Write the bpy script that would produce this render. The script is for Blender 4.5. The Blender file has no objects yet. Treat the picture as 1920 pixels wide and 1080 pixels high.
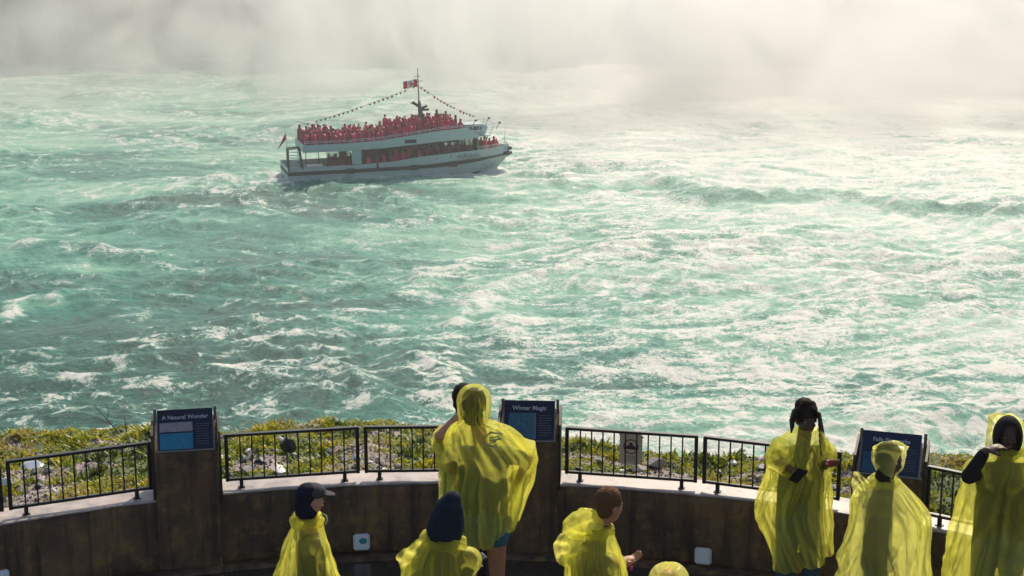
import bpy, bmesh, math, random
import numpy as np
from mathutils import Vector, Matrix, Quaternion

# ------------------------------------------------------------------ camera, sky, sun, exposure
scene = bpy.context.scene
COL = scene.collection
CAM_Z, FPX = 25.0, 3000.0                       # camera height above the water, focal length in photo pixels
PITCH = math.atan(0.2283)
cam_data = bpy.data.cameras.new("camera")
cam_data.sensor_width = 36.0
cam_data.lens = 36.0 * FPX / 1920.0
cam_data.clip_start, cam_data.clip_end = 0.3, 3000.0
cam = bpy.data.objects.new("camera", cam_data)
COL.objects.link(cam)
cam.location = (0, 0, CAM_Z)
cam.rotation_euler = (math.pi / 2 - PITCH, 0, 0)
scene.camera = cam

SUN_EL, SUN_AZ = math.radians(41), math.radians(18)     # azimuth measured from +Y (view direction) to +X
world = bpy.data.worlds.new("World")
scene.world = world
world.use_nodes = True
wn = world.node_tree
sky = wn.nodes.new("ShaderNodeTexSky")
sky.sky_type = 'NISHITA'
sky.sun_disc = False
sky.sun_elevation = SUN_EL
sky.sun_rotation = SUN_AZ
sky.dust_density = 2.0
wn.links.new(sky.outputs[0], wn.nodes["Background"].inputs[0])
wn.nodes["Background"].inputs[1].default_value = 0.12
sun_data = bpy.data.lights.new("sun", 'SUN')
sun_data.energy = 4.3
sun_data.angle = math.radians(0.5)
sun_data.color = (1.0, 0.89, 0.71)
sun = bpy.data.objects.new("sun", sun_data)
COL.objects.link(sun)
sd = Vector((math.sin(SUN_AZ) * math.cos(SUN_EL), math.cos(SUN_AZ) * math.cos(SUN_EL), math.sin(SUN_EL)))
sun.rotation_euler = sd.to_track_quat('Z', 'Y').to_euler()
scene.view_settings.view_transform = 'Standard'
scene.view_settings.look = 'None'
scene.view_settings.exposure = 0.17
scene.view_settings.gamma = 1.0
scene.cycles.use_denoising = True
scene.cycles.max_bounces = 8
scene.cycles.transparent_max_bounces = 12
scene.cycles.volume_bounces = 3
scene.cycles.volume_step_rate = 1.0
scene.cycles.volume_max_steps = 256
scene.cycles.sample_clamp_indirect = 4.0
scene.cycles.sample_clamp_direct = 6.0

# ------------------------------------------------------------------ helpers
sp, cp = math.sin(PITCH), math.cos(PITCH)
def P(px, py, z=None, y=None):
    """a point of the place seen at pixel (px,py) of the photo, at height z or at forward distance y"""
    v = (540 - py) / FPX
    down, fwd = sp - v * cp, cp + v * sp
    t = (CAM_Z - z) / down if z is not None else y / fwd
    return Vector(((px - 960) / FPX * t, fwd * t, CAM_Z - down * t))

def tag(o, label=None, cat=None, group=None, kind=None):
    if label: o['label'] = label
    if cat: o['category'] = cat
    if group: o['group'] = group
    if kind: o['kind'] = kind
    return o

def empty(name, loc, label, cat, group=None, rz=0.0):
    o = bpy.data.objects.new(name, None)
    COL.objects.link(o)
    o.location = loc
    o.rotation_euler = (0, 0, rz)
    o.empty_display_size = 0.1
    return tag(o, label, cat, group)

def mesh_obj(name, verts, faces, mats, parent=None, smooth=True, midx=None):
    me = bpy.data.meshes.new(name)
    if isinstance(verts, np.ndarray): verts = verts.tolist()
    if isinstance(faces, np.ndarray): faces = faces.tolist()
    me.from_pydata(verts, [], faces)
    for m in (mats if isinstance(mats, (list, tuple)) else [mats]): me.materials.append(m)
    if midx is not None: me.polygons.foreach_set("material_index", np.asarray(midx, dtype=np.int32))
    me.polygons.foreach_set("use_smooth", np.full(len(me.polygons), smooth))
    me.update()
    o = bpy.data.objects.new(name, me)
    COL.objects.link(o)
    if parent: o.parent = parent
    return o

def copy_tree(root):
    r = root.copy(); COL.objects.link(r)
    for ch in root.children:
        c = ch.copy(); COL.objects.link(c); c.parent = r
        for g in ch.children:
            d = g.copy(); COL.objects.link(d); d.parent = c
    return r

class MB:
    """collects solids into one mesh"""
    def __init__(s): s.v, s.f, s.m = [], [], []
    def add(s, v, f, m=0):
        n = len(s.v)
        s.v += [tuple(p) for p in v]
        s.f += [tuple(i + n for i in q) for q in f]
        s.m += [m] * len(f)
        return s
    def box(s, c, size, R=None, m=0, bevel=0.0):
        bm = bmesh.new()
        bmesh.ops.create_cube(bm, size=1.0)
        for q in bm.verts: q.co = Vector((q.co.x * size[0], q.co.y * size[1], q.co.z * size[2]))
        if bevel > 0: bmesh.ops.bevel(bm, geom=bm.edges[:], offset=bevel, segments=2, affect='EDGES')
        bm.verts.index_update()
        R = R or Matrix.Identity(3)
        v = [R @ q.co + Vector(c) for q in bm.verts]
        f = [[w.index for w in q.verts] for q in bm.faces]
        bm.free()
        return s.add(v, f, m)
    def bar(s, a, b, w, h=None, m=0):
        a, b = Vector(a), Vector(b); d = b - a
        z = Vector((0, 0, 1)) if abs(d.normalized().z) < 0.95 else Vector((0, 1, 0))
        x = d.normalized(); y = z.cross(x).normalized(); zz = x.cross(y)
        R = Matrix((x, y, zz)).transposed()
        return s.box((a + b) / 2, (d.length, w, h or w), R, m)
    def cap(s, a, b, r0, r1, n=12, m=0):
        v, f = capsule(a, b, r0, r1, n)
        return s.add(v, f, m)
    def tube(s, pts, rad, n=8, m=0):
        pts = [Vector(p) for p in pts]; k = len(pts)
        if not isinstance(rad, (list, tuple)): rad = [rad] * k
        v = []
        for i, p in enumerate(pts):
            d = (pts[min(i + 1, k - 1)] - pts[max(i - 1, 0)]).normalized()
            x = d.orthogonal().normalized() if i == 0 else (x - d * x.dot(d)).normalized()
            y = d.cross(x)
            for j in range(n):
                a = 2 * math.pi * j / n
                v.append(p + (x * math.cos(a) + y * math.sin(a)) * rad[i])
        f = [(i * n + j, i * n + (j + 1) % n, (i + 1) * n + (j + 1) % n, (i + 1) * n + j) for i in range(k - 1) for j in range(n)]
        f += [tuple(range(n))[::-1], tuple((k - 1) * n + j for j in range(n))]
        return s.add(v, f, m)
    def prism(s, poly, axis_o, ax, ay, an, thick, m=0):
        """polygon poly (2D) in frame (ax, ay), extruded along an"""
        o = Vector(axis_o); n = len(poly)
        v = [o + ax * p[0] + ay * p[1] for p in poly] + [o + ax * p[0] + ay * p[1] + an * thick for p in poly]
        f = [tuple(range(n))[::-1], tuple(range(n, 2 * n))] + [(i, (i + 1) % n, (i + 1) % n + n, i + n) for i in range(n)]
        return s.add(v, f, m)
    def build(s, name, mats, parent=None, smooth=False):
        return mesh_obj(name, s.v, s.f, mats, parent, smooth, s.m)

def capsule(a, b, r0, r1, n=12):
    a, b = Vector(a), Vector(b); d = b - a; L = d.length
    d = d.normalized() if L > 1e-6 else Vector((0, 0, 1))
    x = d.orthogonal().normalized(); y = d.cross(x)
    rings = []
    for t in (-80, -50, -20): rings.append((r0 * math.sin(math.radians(t)), r0 * math.cos(math.radians(t)), 0))
    rings.append((0, r0, 0)); rings.append((L, r1, 0))
    for t in (20, 50, 80): rings.append((L + r1 * math.sin(math.radians(t)), r1 * math.cos(math.radians(t)), 0))
    v = []
    for h, r, _ in rings:
        for j in range(n):
            q = 2 * math.pi * j / n
            v.append(a + d * h + (x * math.cos(q) + y * math.sin(q)) * r)
    k = len(rings)
    f = [(i * n + j, i * n + (j + 1) % n, (i + 1) * n + (j + 1) % n, (i + 1) * n + j) for i in range(k - 1) for j in range(n)]
    f += [tuple(range(n))[::-1], tuple((k - 1) * n + j for j in range(n))]
    return v, f

def ellipsoid(c, r, R=None, n=16):
    c = Vector(c); R = R or Matrix.Identity(3); v = []; k = n // 2
    for i in range(1, k):
        t = math.pi * i / k - math.pi / 2
        for j in range(n):
            q = 2 * math.pi * j / n
            v.append(c + R @ Vector((r[0] * math.cos(t) * math.cos(q), r[1] * math.cos(t) * math.sin(q), r[2] * math.sin(t))))
    f = [(i * n + j, i * n + (j + 1) % n, (i + 1) * n + (j + 1) % n, (i + 1) * n + j) for i in range(k - 2) for j in range(n)]
    m = len(v); v += [c + R @ Vector((0, 0, -r[2])), c + R @ Vector((0, 0, r[2]))]
    f += [(m, (j + 1) % n, j) for j in range(n)] + [(m + 1, (k - 2) * n + j, (k - 2) * n + (j + 1) % n) for j in range(n)]
    return v, f

def fuse(mb, name, mat, voxel, parent=None, smooth_it=2):
    """union of the collected solids as one continuous surface"""
    o = mb.build(name, mat, None, True)
    md = o.modifiers.new("r", 'REMESH'); md.mode = 'VOXEL'; md.voxel_size = voxel; md.use_smooth_shade = True
    if smooth_it:
        sm = o.modifiers.new("s", 'SMOOTH'); sm.factor = 0.5; sm.iterations = smooth_it
    dg = bpy.context.evaluated_depsgraph_get()
    me = bpy.data.meshes.new_from_object(o.evaluated_get(dg))
    o.modifiers.clear()
    old = o.data; o.data = me; bpy.data.meshes.remove(old); me.name = name
    if not me.materials: me.materials.append(mat)
    me.polygons.foreach_set("use_smooth", np.full(len(me.polygons), True))
    if parent: o.parent = parent
    return o

def text_mesh(txt, size, mat, M, name, parent, thick=0.001, bold=False):
    cu = bpy.data.curves.new(name, 'FONT')
    cu.body = txt; cu.size = size; cu.extrude = thick; cu.align_x = 'CENTER'; cu.align_y = 'CENTER'
    if bold: cu.offset = size * 0.02
    t = bpy.data.objects.new(name, cu); COL.objects.link(t)
    dg = bpy.context.evaluated_depsgraph_get()
    me = bpy.data.meshes.new_from_object(t.evaluated_get(dg))
    bpy.data.objects.remove(t)
    me.transform(M)
    me.materials.clear(); me.materials.append(mat)
    o = bpy.data.objects.new(name, me); COL.objects.link(o)
    if parent: o.parent = parent
    return o

# ---- numpy gradient noise
_rng = np.random.RandomState(7)
_perm = _rng.permutation(4096)
_ang = _rng.rand(4096) * 2 * np.pi
_gx, _gy = np.cos(_ang), np.sin(_ang)
def pn(x, y, seed=0):
    x = np.asarray(x, float) + seed * 17.3; y = np.asarray(y, float) - seed * 9.7
    xi, yi = np.floor(x).astype(int), np.floor(y).astype(int)
    xf, yf = x - xi, y - yi
    u, v = xf * xf * xf * (xf * (xf * 6 - 15) + 10), yf * yf * yf * (yf * (yf * 6 - 15) + 10)
    def g(a, b, dx, dy):
        h = _perm[(_perm[a & 4095] + b) & 4095]
        return _gx[h] * dx + _gy[h] * dy
    n00, n10 = g(xi, yi, xf, yf), g(xi + 1, yi, xf - 1, yf)
    n01, n11 = g(xi, yi + 1, xf, yf - 1), g(xi + 1, yi + 1, xf - 1, yf - 1)
    return ((n00 * (1 - u) + n10 * u) * (1 - v) + (n01 * (1 - u) + n11 * u) * v) * 1.5
def fbm(x, y, o=4, seed=0, gain=0.5):
    s, a = 0, 1.0
    for i in range(o):
        s = s + a * pn(x * 2 ** i, y * 2 ** i, seed + i); a *= gain
    return s
def ss(a, b, x):
    t = np.clip((x - a) / (b - a), 0, 1); return t * t * (3 - 2 * t)

# ---- materials
class NT:
    def __init__(s, name):
        s.mat = bpy.data.materials.new(name); s.mat.use_nodes = True
        s.t = s.mat.node_tree; s.n = s.t.nodes; s.l = s.t.links
        s.b = s.n["Principled BSDF"]; s.out = s.n["Material Output"]
    def node(s, ty, **kw):
        n = s.n.new(ty)
        for k, v in kw.items():
            if k.startswith('i_'): n.inputs[k[2:].replace('_', ' ')].default_value = v
            else: setattr(n, k, v)
        return n
    def link(s, a, b): s.l.new(a, b)
    def coord(s, kind='Object', scale=(1, 1, 1), rot=(0, 0, 0)):
        tc = s.node('ShaderNodeTexCoord'); mp = s.node('ShaderNodeMapping')
        mp.inputs['Scale'].default_value = scale; mp.inputs['Rotation'].default_value = rot
        s.link(tc.outputs[kind], mp.inputs['Vector']); return mp.outputs[0]
    def noise(s, vec, scale, detail=4, rough=0.5, dist=0.0, out=0):
        n = s.node('ShaderNodeTexNoise'); n.inputs['Scale'].default_value = scale
        n.inputs['Detail'].default_value = detail; n.inputs['Roughness'].default_value = rough
        n.inputs['Distortion'].default_value = dist
        if vec: s.link(vec, n.inputs['Vector'])
        return n.outputs[out]
    def ramp(s, fac, stops):
        r = s.node('ShaderNodeValToRGB'); e = r.color_ramp.elements
        while len(e) < len(stops): e.new(0.5)
        for i, (p, c) in enumerate(stops):
            e[i].position = p; e[i].color = (c, c, c, 1) if isinstance(c, (int, float)) else tuple(c) + (1,)
        s.link(fac, r.inputs[0]); return r.outputs[0]
    def mix(s, fac, a, b, mode='MIX'):
        m = s.node('ShaderNodeMix'); m.data_type = 'RGBA'; m.blend_type = mode
        for sock, val in ((m.inputs[0], fac), (m.inputs[6], a), (m.inputs[7], b)):
            if isinstance(val, (int, float)): sock.default_value = val
            elif isinstance(val, (tuple, list)): sock.default_value = tuple(val) + (1,)
            else: s.link(val, sock)
        return m.outputs[2]
    def math(s, op, a, b=0.0, clamp=False):
        m = s.node('ShaderNodeMath'); m.operation = op; m.use_clamp = clamp
        for sock, val in ((m.inputs[0], a), (m.inputs[1], b)):
            if isinstance(val, (int, float)): sock.default_value = val
            else: s.link(val, sock)
        return m.outputs[0]
    def bump(s, h, strength, dist=0.01):
        b = s.node('ShaderNodeBump'); b.inputs['Strength'].default_value = strength
        b.inputs['Distance'].default_value = dist; s.link(h, b.inputs['Height'])
        s.link(b.outputs[0], s.b.inputs['Normal']); return b
    def set(s, col=None, rough=None, metal=None, spec=None):
        if col is not None:
            if isinstance(col, (tuple, list)): s.b.inputs['Base Color'].default_value = tuple(col) + (1,)
            else: s.link(col, s.b.inputs['Base Color'])
        if rough is not None:
            if isinstance(rough, (int, float)): s.b.inputs['Roughness'].default_value = rough
            else: s.link(rough, s.b.inputs['Roughness'])
        if metal is not None: s.b.inputs['Metallic'].default_value = metal
        if spec is not None: s.b.inputs['Specular IOR Level'].default_value = spec
        return s.mat

def simple(name, c, rough=0.6, var=0.15, scale=8, metal=0.0, bump=0.0, dist=0.005, spec=None):
    """painted / cloth / skin surface with mottling"""
    t = NT(name); v = t.coord()
    n = t.noise(v, scale, 5, 0.6)
    a = tuple(x * (1 - var) for x in c); b = tuple(min(1, x * (1 + var)) for x in c)
    t.set(t.mix(n, a, b), rough, metal, (0.12 if rough >= 0.75 else 0.35) if spec is None else spec)
    if bump: t.bump(t.noise(v, scale * 4, 4, 0.6), bump, dist)
    return t.mat
# ------------------------------------------------------------------ levels of the place
FLOOR = CAM_Z - 5.05
LEDGE = FLOOR + 0.61
CX, CY, RW = -0.45, 5.55, 6.8                    # the terrace wall is an arc round this point

# ------------------------------------------------------------------ river
def river_height(X, Y, sp_):
    """sp_ = local grid spacing, fades the octaves the grid cannot carry"""
    wx = 6 * pn(X / 31, Y / 31, 3); wy = 6 * pn(X / 31, Y / 31, 4)
    x, y = X + wx, Y + wy
    calm = ss(-0.25, 0.40, fbm(X / 26, Y / 17, 3, 11))                # slick boils against broken water
    h = 0.55 * fbm(x / 26, y / 15, 2, 21)
    def rid(a, b, s): return 1 - 2.2 * np.abs(pn(a, b, s))
    r1 = rid(x / 9.5 + 0.35 * y / 9, y / 5.2, 31); r1 = np.clip(r1, -0.6, 1)
    r2 = rid(x / 3.8 + 0.3 * y / 3, y / 3.0 + 0.25 * x / 4, 33)
    r3 = rid(x / 1.8 - 0.2 * y, y / 1.5 + 0.15 * x, 35)
    amp = 0.35 + 0.9 * calm
    h = h + 0.30 * amp * r1 + 0.17 * amp * r2 * (0.5 + 0.5 * r1)
    k3 = np.clip(1.6 - sp_ / 0.5, 0, 1); k4 = np.clip(1.5 - sp_ / 0.28, 0, 1)
    h = h + 0.15 * k3 * (0.02 + calm) * r3 * (0.6 + 0.5 * r2)
    r4 = rid(x / 0.95 + y * 0.3, y / 0.80, 45)
    h = h + 0.10 * k4 * (0.2 + calm) * r4 * (0.6 + 0.5 * r3) + 0.05 * k4 * fbm(x / 0.55, y / 0.5, 2, 41) + 0.10 * k3 * fbm(x / 2.8, y / 2.2, 2, 43)
    return h, r1, r2, r3, calm

def streak(X, Y, pts, width, height, asym=0.0):
    """a standing wave along a polyline on the water"""
    out = np.zeros_like(X)
    for (a, b) in zip(pts[:-1], pts[1:]):
        d = b - a; L = d.length
        u = ((X - a.x) * d.x + (Y - a.y) * d.y) / L / L
        uc = np.clip(u, 0, 1)
        dx, dy = X - (a.x + uc * d.x), Y - (a.y + uc * d.y)
        out = np.maximum(out, np.exp(-(dx * dx + dy * dy) / (width * width)))
    return out * height

B0W = P(541, 344, z=0) + Vector((-math.sin(math.radians(15.5)), math.cos(math.radians(15.5)), 0)) * 2.87
def WP(px, py): return P(px, py, z=0.0)
WAVES = [  # (polyline in the photo, width m, height m, foam)
    ([(1255, 345), (1330, 372), (1420, 378), (1500, 372), (1600, 382), (1700, 392), (1800, 400), (1960, 402)], 2.4, 1.15, 0.0),
    ([(540, 690), (600, 680), (640, 715), (665, 745), (715, 790)], 0.9, 0.5, 0.1),
    ([(0, 475), (80, 470), (180, 472), (300, 490)], 1.6, 0.7, 0.5),
    ([(250, 408), (300, 412), (330, 432)], 1.5, 0.5, 0.1),
    ([(770, 560), (800, 520), (830, 505), (930, 480), (1040, 455)], 1.0, 0.35, 0.45),
    ([(905, 560), (985, 520), (1060, 500), (1150, 475), (1200, 462)], 1.0, 0.40, 0.40),
    ([(860, 610), (905, 570), (935, 600), (960, 640)], 1.3, 0.45, 0.35),
    ([(0, 600), (20, 575), (60, 568), (110, 572)], 1.0, 0.4, 0.9),
    ([(760, 365), (850, 368), (940, 378)], 2.2, 0.55, 0.0),
    ([(700, 500), (760, 520), (790, 545)], 1.0, 0.35, 0.1),
    ([(1010, 355), (1080, 350), (1180, 350)], 1.8, 0.6, 0.0),
    ([(420, 370), (470, 395), (520, 410)], 1.8, 0.6, 0.6),
]
def build_river():
    ys = [20.0]
    while ys[-1] < 420:
        y = ys[-1]
        d = max(y / 80, 0.75) ** 1.75 * 0.17 if y < 325 else 8
        if y < 62: d = 1.2
        ys.append(y + d)
    ys = np.array(ys)
    core = np.linspace(-0.36, 0.36, 860)
    side = np.concatenate([np.linspace(0.37, 0.62, 80), np.linspace(0.66, 2.6, 50)])
    us = np.concatenate([-side[::-1], core, side])
    U, Y = np.meshgrid(us, ys)
    X = U * (Y + 4)
    spx = np.gradient(us)[None, :] * (Y + 4); spy = np.gradient(ys)[:, None] + 0 * X
    spc = np.maximum(spx, spy * 0.8)
    H, r1, r2, r3, calm = river_height(X, Y, spc)
    dark = np.zeros_like(X); fo = np.zeros_like(X)
    jx = X + 1.2 * pn(X / 5, Y / 5, 61); jy = Y + 1.2 * pn(X / 5, Y / 5, 62)
    for pts, w, hh, f in WAVES:
        s = streak(jx, jy, [WP(*q) for q in pts], w, 1.0)
        H = H + hh * s * (0.75 + 0.5 * pn(X / 2.2, Y / 2.2, 63))
        fo = fo + f * s
        if f == 0: dark = np.maximum(dark, streak(jx, jy + w * 0.7, [WP(*q) for q in pts], w * 0.9, 1.0))
    # foam: on the ridges of broken water, trailing behind crests, everywhere near the falls, and more at right to paint in sun glare
    pix = 960 + X / np.sqrt(Y * Y + 625) * FPX
    right = ss(-26, 18, X - 0.02 * (Y - 100))  # whiter right side: some foam, plus sun glare painted into the colour
    far = ss(120, 215, Y)
    lace = fbm((X + 3 * pn(X / 9, Y / 9, 51)) / 3.2, (Y + 3 * pn(X / 9, Y / 9, 52)) / 2.2, 5, 53, 0.62)
    vein = 1 - 3.2 * np.abs(fbm((X + 2 * pn(X / 5, Y / 5, 54)) / 4.6, (Y + 2 * pn(X / 5, Y / 5, 55)) / 2.9, 4, 56, 0.55))
    # streaks drawn out along the current: noise averaged down the streamlines of an eddying flow
    def flow(x, y):
        e = 0.8
        def psi(a, b): return 9.0 * pn(a / 34, b / 26, 111) + 2.6 * pn(a / 11, b / 9, 112)
        return 0.9 + (psi(x, y + e) - psi(x, y - e)) / (2 * e), 0.30 - (psi(x + e, y) - psi(x - e, y)) / (2 * e)
    def drawn(scale, step, n, seed):
        x, y = X.copy(), Y.copy(); acc = 0
        for i in range(n):
            acc = acc + pn(x / scale, y / scale, seed); u, v_ = flow(x, y); l = np.sqrt(u * u + v_ * v_) + 1e-6; x = x - u / l * step; y = y - v_ / l * step
        return acc / n * math.sqrt(n) * 0.75
    s1 = drawn(0.55, 0.42, 14, 121); s2 = drawn(1.6, 1.2, 12, 131)
    H = H + 0.035 * s1 * np.clip(1.5 - spc / 0.4, 0, 1) + 0.07 * s2
    foam = 0.10 * vein * (0.3 + calm) + 0.26 * lace + 0.30 * s1 + 0.32 * s2 + 0.10 * (r1 - 0.35) * (0.4 + calm) + 0.12 * (r2 - 0.4) * (0.3 + calm) \
        + 0.08 * (r3 - 0.4) + 0.44 * right + 0.24 * far + 0.12 * right * far - 0.02 + 0.55 * fo - 0.30 * dark + 0.22 * ss(112, 80, Y) * np.clip(vein + 0.2, -0.3, 1)
    foam = np.clip(0.88 * foam + 0.11, 0, 1)
    aer = np.clip(0.31 + 0.36 * right + 0.36 * far + 0.16 * s2 + 0.45 * fbm(X / 24, Y / 14, 3, 71) - 0.25 * dark - 0.48 * ss(118, 84, Y) * (1 - 0.8 * right) + 0.3 * fo, 0, 1)  # body colour also paler at right, glare painted in with the aeration
    chop = np.clip(0.30 + 0.95 * ss(-0.25, 0.45, fbm(X / 20, Y / 13, 3, 141)) , 0, 1.2)
    bx, by = X - B0W[0], Y - B0W[1]; ca, sa = math.cos(math.radians(15.5)), math.sin(math.radians(15.5))
    lx, ly = bx * ca + by * sa, -bx * sa + by * ca
    hx = np.clip(lx, 0, 21); hd = np.sqrt((lx - hx) ** 2 + np.clip(np.abs(ly) - 2.7, 0, None) ** 2)
    wake = np.exp(-(hd / 1.1) ** 2) + 0.8 * np.exp(-(ly / 3.2) ** 2) * ss(0, -1.5, lx) * ss(-26, -4, lx)
    foam = np.clip(foam + 0.42 * wake, 0, 1); H = H + 0.12 * wake * (1 + pn(X / .9, Y / .9, 151))
    for _ in range(3):                                  # ease the faces that came out too steep
        gy = np.gradient(H, axis=0) / np.maximum(spy, 1e-3); gx = np.gradient(H, axis=1) / np.maximum(spx, 1e-3)
        k = ss(0.55, 1.0, np.sqrt(gx * gx + gy * gy)); B = H.copy()
        for _i in range(2):
            Q = np.pad(B, 2, mode='edge'); B = sum(Q[i:i + B.shape[0], 2:-2] for i in range(5)) / 5
            Q = np.pad(B, 2, mode='edge'); B = sum(Q[2:-2, i:i + B.shape[1]] for i in range(5)) / 5
        Q = np.pad(k, 2, mode='edge'); k = np.max([Q[i:i + k.shape[0], j:j + k.shape[1]] for i in range(5) for j in range(5)], axis=0)
        H = H * (1 - k) + B * k
    ny, nx = X.shape
    V = np.stack([X, Y, H], -1).reshape(-1, 3)
    me = bpy.data.meshes.new("river")
    idx = np.arange(ny * nx).reshape(ny, nx)
    F = np.stack([idx[:-1, :-1], idx[:-1, 1:], idx[1:, 1:], idx[1:, :-1]], -1).reshape(-1, 4)
    me.vertices.add(len(V)); me.vertices.foreach_set("co", V.ravel())
    me.loops.add(F.size); me.loops.foreach_set("vertex_index", F.ravel().astype(np.int32))
    me.polygons.add(len(F)); me.polygons.foreach_set("loop_start", np.arange(0, F.size, 4, dtype=np.int32))
    me.polygons.foreach_set("loop_total", np.full(len(F), 4, dtype=np.int32))
    me.polygons.foreach_set("use_smooth", np.full(len(F), True))
    me.update(calc_edges=True)
    for nm, arr in (("foam", foam), ("air", aer), ("chop", chop)):
        at = me.attributes.new(nm, 'FLOAT', 'POINT'); at.data.foreach_set("value", arr.ravel().astype(np.float32))
    t = NT("river_water")
    v = t.coord('Object')
    fa = t.node('ShaderNodeAttribute', attribute_name="foam").outputs['Fac']
    ai = t.node('ShaderNodeAttribute', attribute_name="air").outputs['Fac']; ch = t.node('ShaderNodeAttribute', attribute_name="chop").outputs['Fac']
    n1 = t.noise(v, 1.7, 10, 0.74, 1.2)
    n2 = t.noise(v, 6.5, 6, 0.75, 0.8)
    vo = t.node('ShaderNodeTexVoronoi', feature='DISTANCE_TO_EDGE'); vo.inputs['Scale'].default_value = 1.1
    wv = t.node('ShaderNodeVectorMath', operation='ADD')
    nz = t.noise(v, 1.3, 4, 0.6, 0.0, 1); sc = t.node('ShaderNodeVectorMath', operation='SCALE'); sc.inputs['Scale'].default_value = 2.2
    t.link(nz, sc.inputs[0]); t.link(v, wv.inputs[0]); t.link(sc.outputs[0], wv.inputs[1]); t.link(wv.outputs[0], vo.inputs['Vector'])
    cell = t.ramp(vo.outputs['Distance'], [(0.0, 1.0), (0.16, 0.0)])
    f1 = t.math('ADD', fa, t.math('MULTIPLY', t.math('SUBTRACT', n1, 0.5), t.math('MULTIPLY', ch, 2.2)))
    f1 = t.math('ADD', f1, t.math('MULTIPLY', t.math('SUBTRACT', n2, 0.5), t.math('MULTIPLY', ch, 1.3)))
    def vein(scale, dist, det, k):
        q = t.noise(v, scale, det, 0.62, dist); return t.math('SUBTRACT', 1.0, t.math('MULTIPLY', t.math('ABSOLUTE', t.math('SUBTRACT', q, 0.5)), k), True)
    vv = t.math('ADD', t.math('MULTIPLY', vein(0.55, 1.6, 7, 14.0), 0.55), t.math('MULTIPLY', vein(1.5, 1.2, 5, 10.0), 0.45))
    f1 = t.math('ADD', f1, t.math('MULTIPLY', vv, t.math('MULTIPLY', t.math('ADD', fa, 0.25), 0.62)))
    f1 = t.math('SUBTRACT', f1, 0.10)
    fm = t.ramp(f1, [(0.26, 0.0), (0.58, 0.36), (0.98, 1.0)])
    ai = t.math('ADD', ai, t.math('ADD', t.math('MULTIPLY', t.math('SUBTRACT', t.noise(v, 0.42, 8, 0.68, 1.4), 0.5), 1.0), t.math('MULTIPLY', t.math('SUBTRACT', n1, 0.5), 0.6)), True)
    body = t.ramp(ai, [(0.0, (0.0005, 0.095, 0.072)), (0.34, (0.006, 0.21, 0.148)), (0.62, (0.14, 0.41, 0.275)), (1.0, (0.42, 0.60, 0.46))])
    col = t.mix(t.ramp(f1, [(0.22, 0.0), (0.62, 0.75)]), body, t.mix(ai, (0.035, 0.30, 0.225), (0.42, 0.62, 0.50)))
    col = t.mix(t.ramp(f1, [(0.46, 0.0), (0.64, 0.55), (0.84, 1.0)]), col, (0.76, 0.755, 0.67))
    rg = t.math('ADD', t.math('MULTIPLY', fm, 0.10), t.math('ADD', 0.21, t.math('MULTIPLY', n1, 0.20)))
    t.set(col, rg, 0.0, 0.42)
    t.b.inputs['IOR'].default_value = 1.33
    bh = t.math('ADD', t.math('MULTIPLY', n1, 0.6), t.math('MULTIPLY', n2, 0.35))
    bh = t.math('ADD', bh, t.math('MULTIPLY', t.noise(v, 1.1, 4, 0.6), 0.6)); bh = t.math('ADD', bh, t.math('MULTIPLY', t.noise(v, 19.0, 2, 0.5), 0.10))
    t.bump(bh, 0.85, 0.32)
    me.materials.append(t.mat)
    o = bpy.data.objects.new("river", me); COL.objects.link(o)
    tag(o, "churning teal river water streaked with white foam", None, None, 'structure')
build_river()

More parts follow.
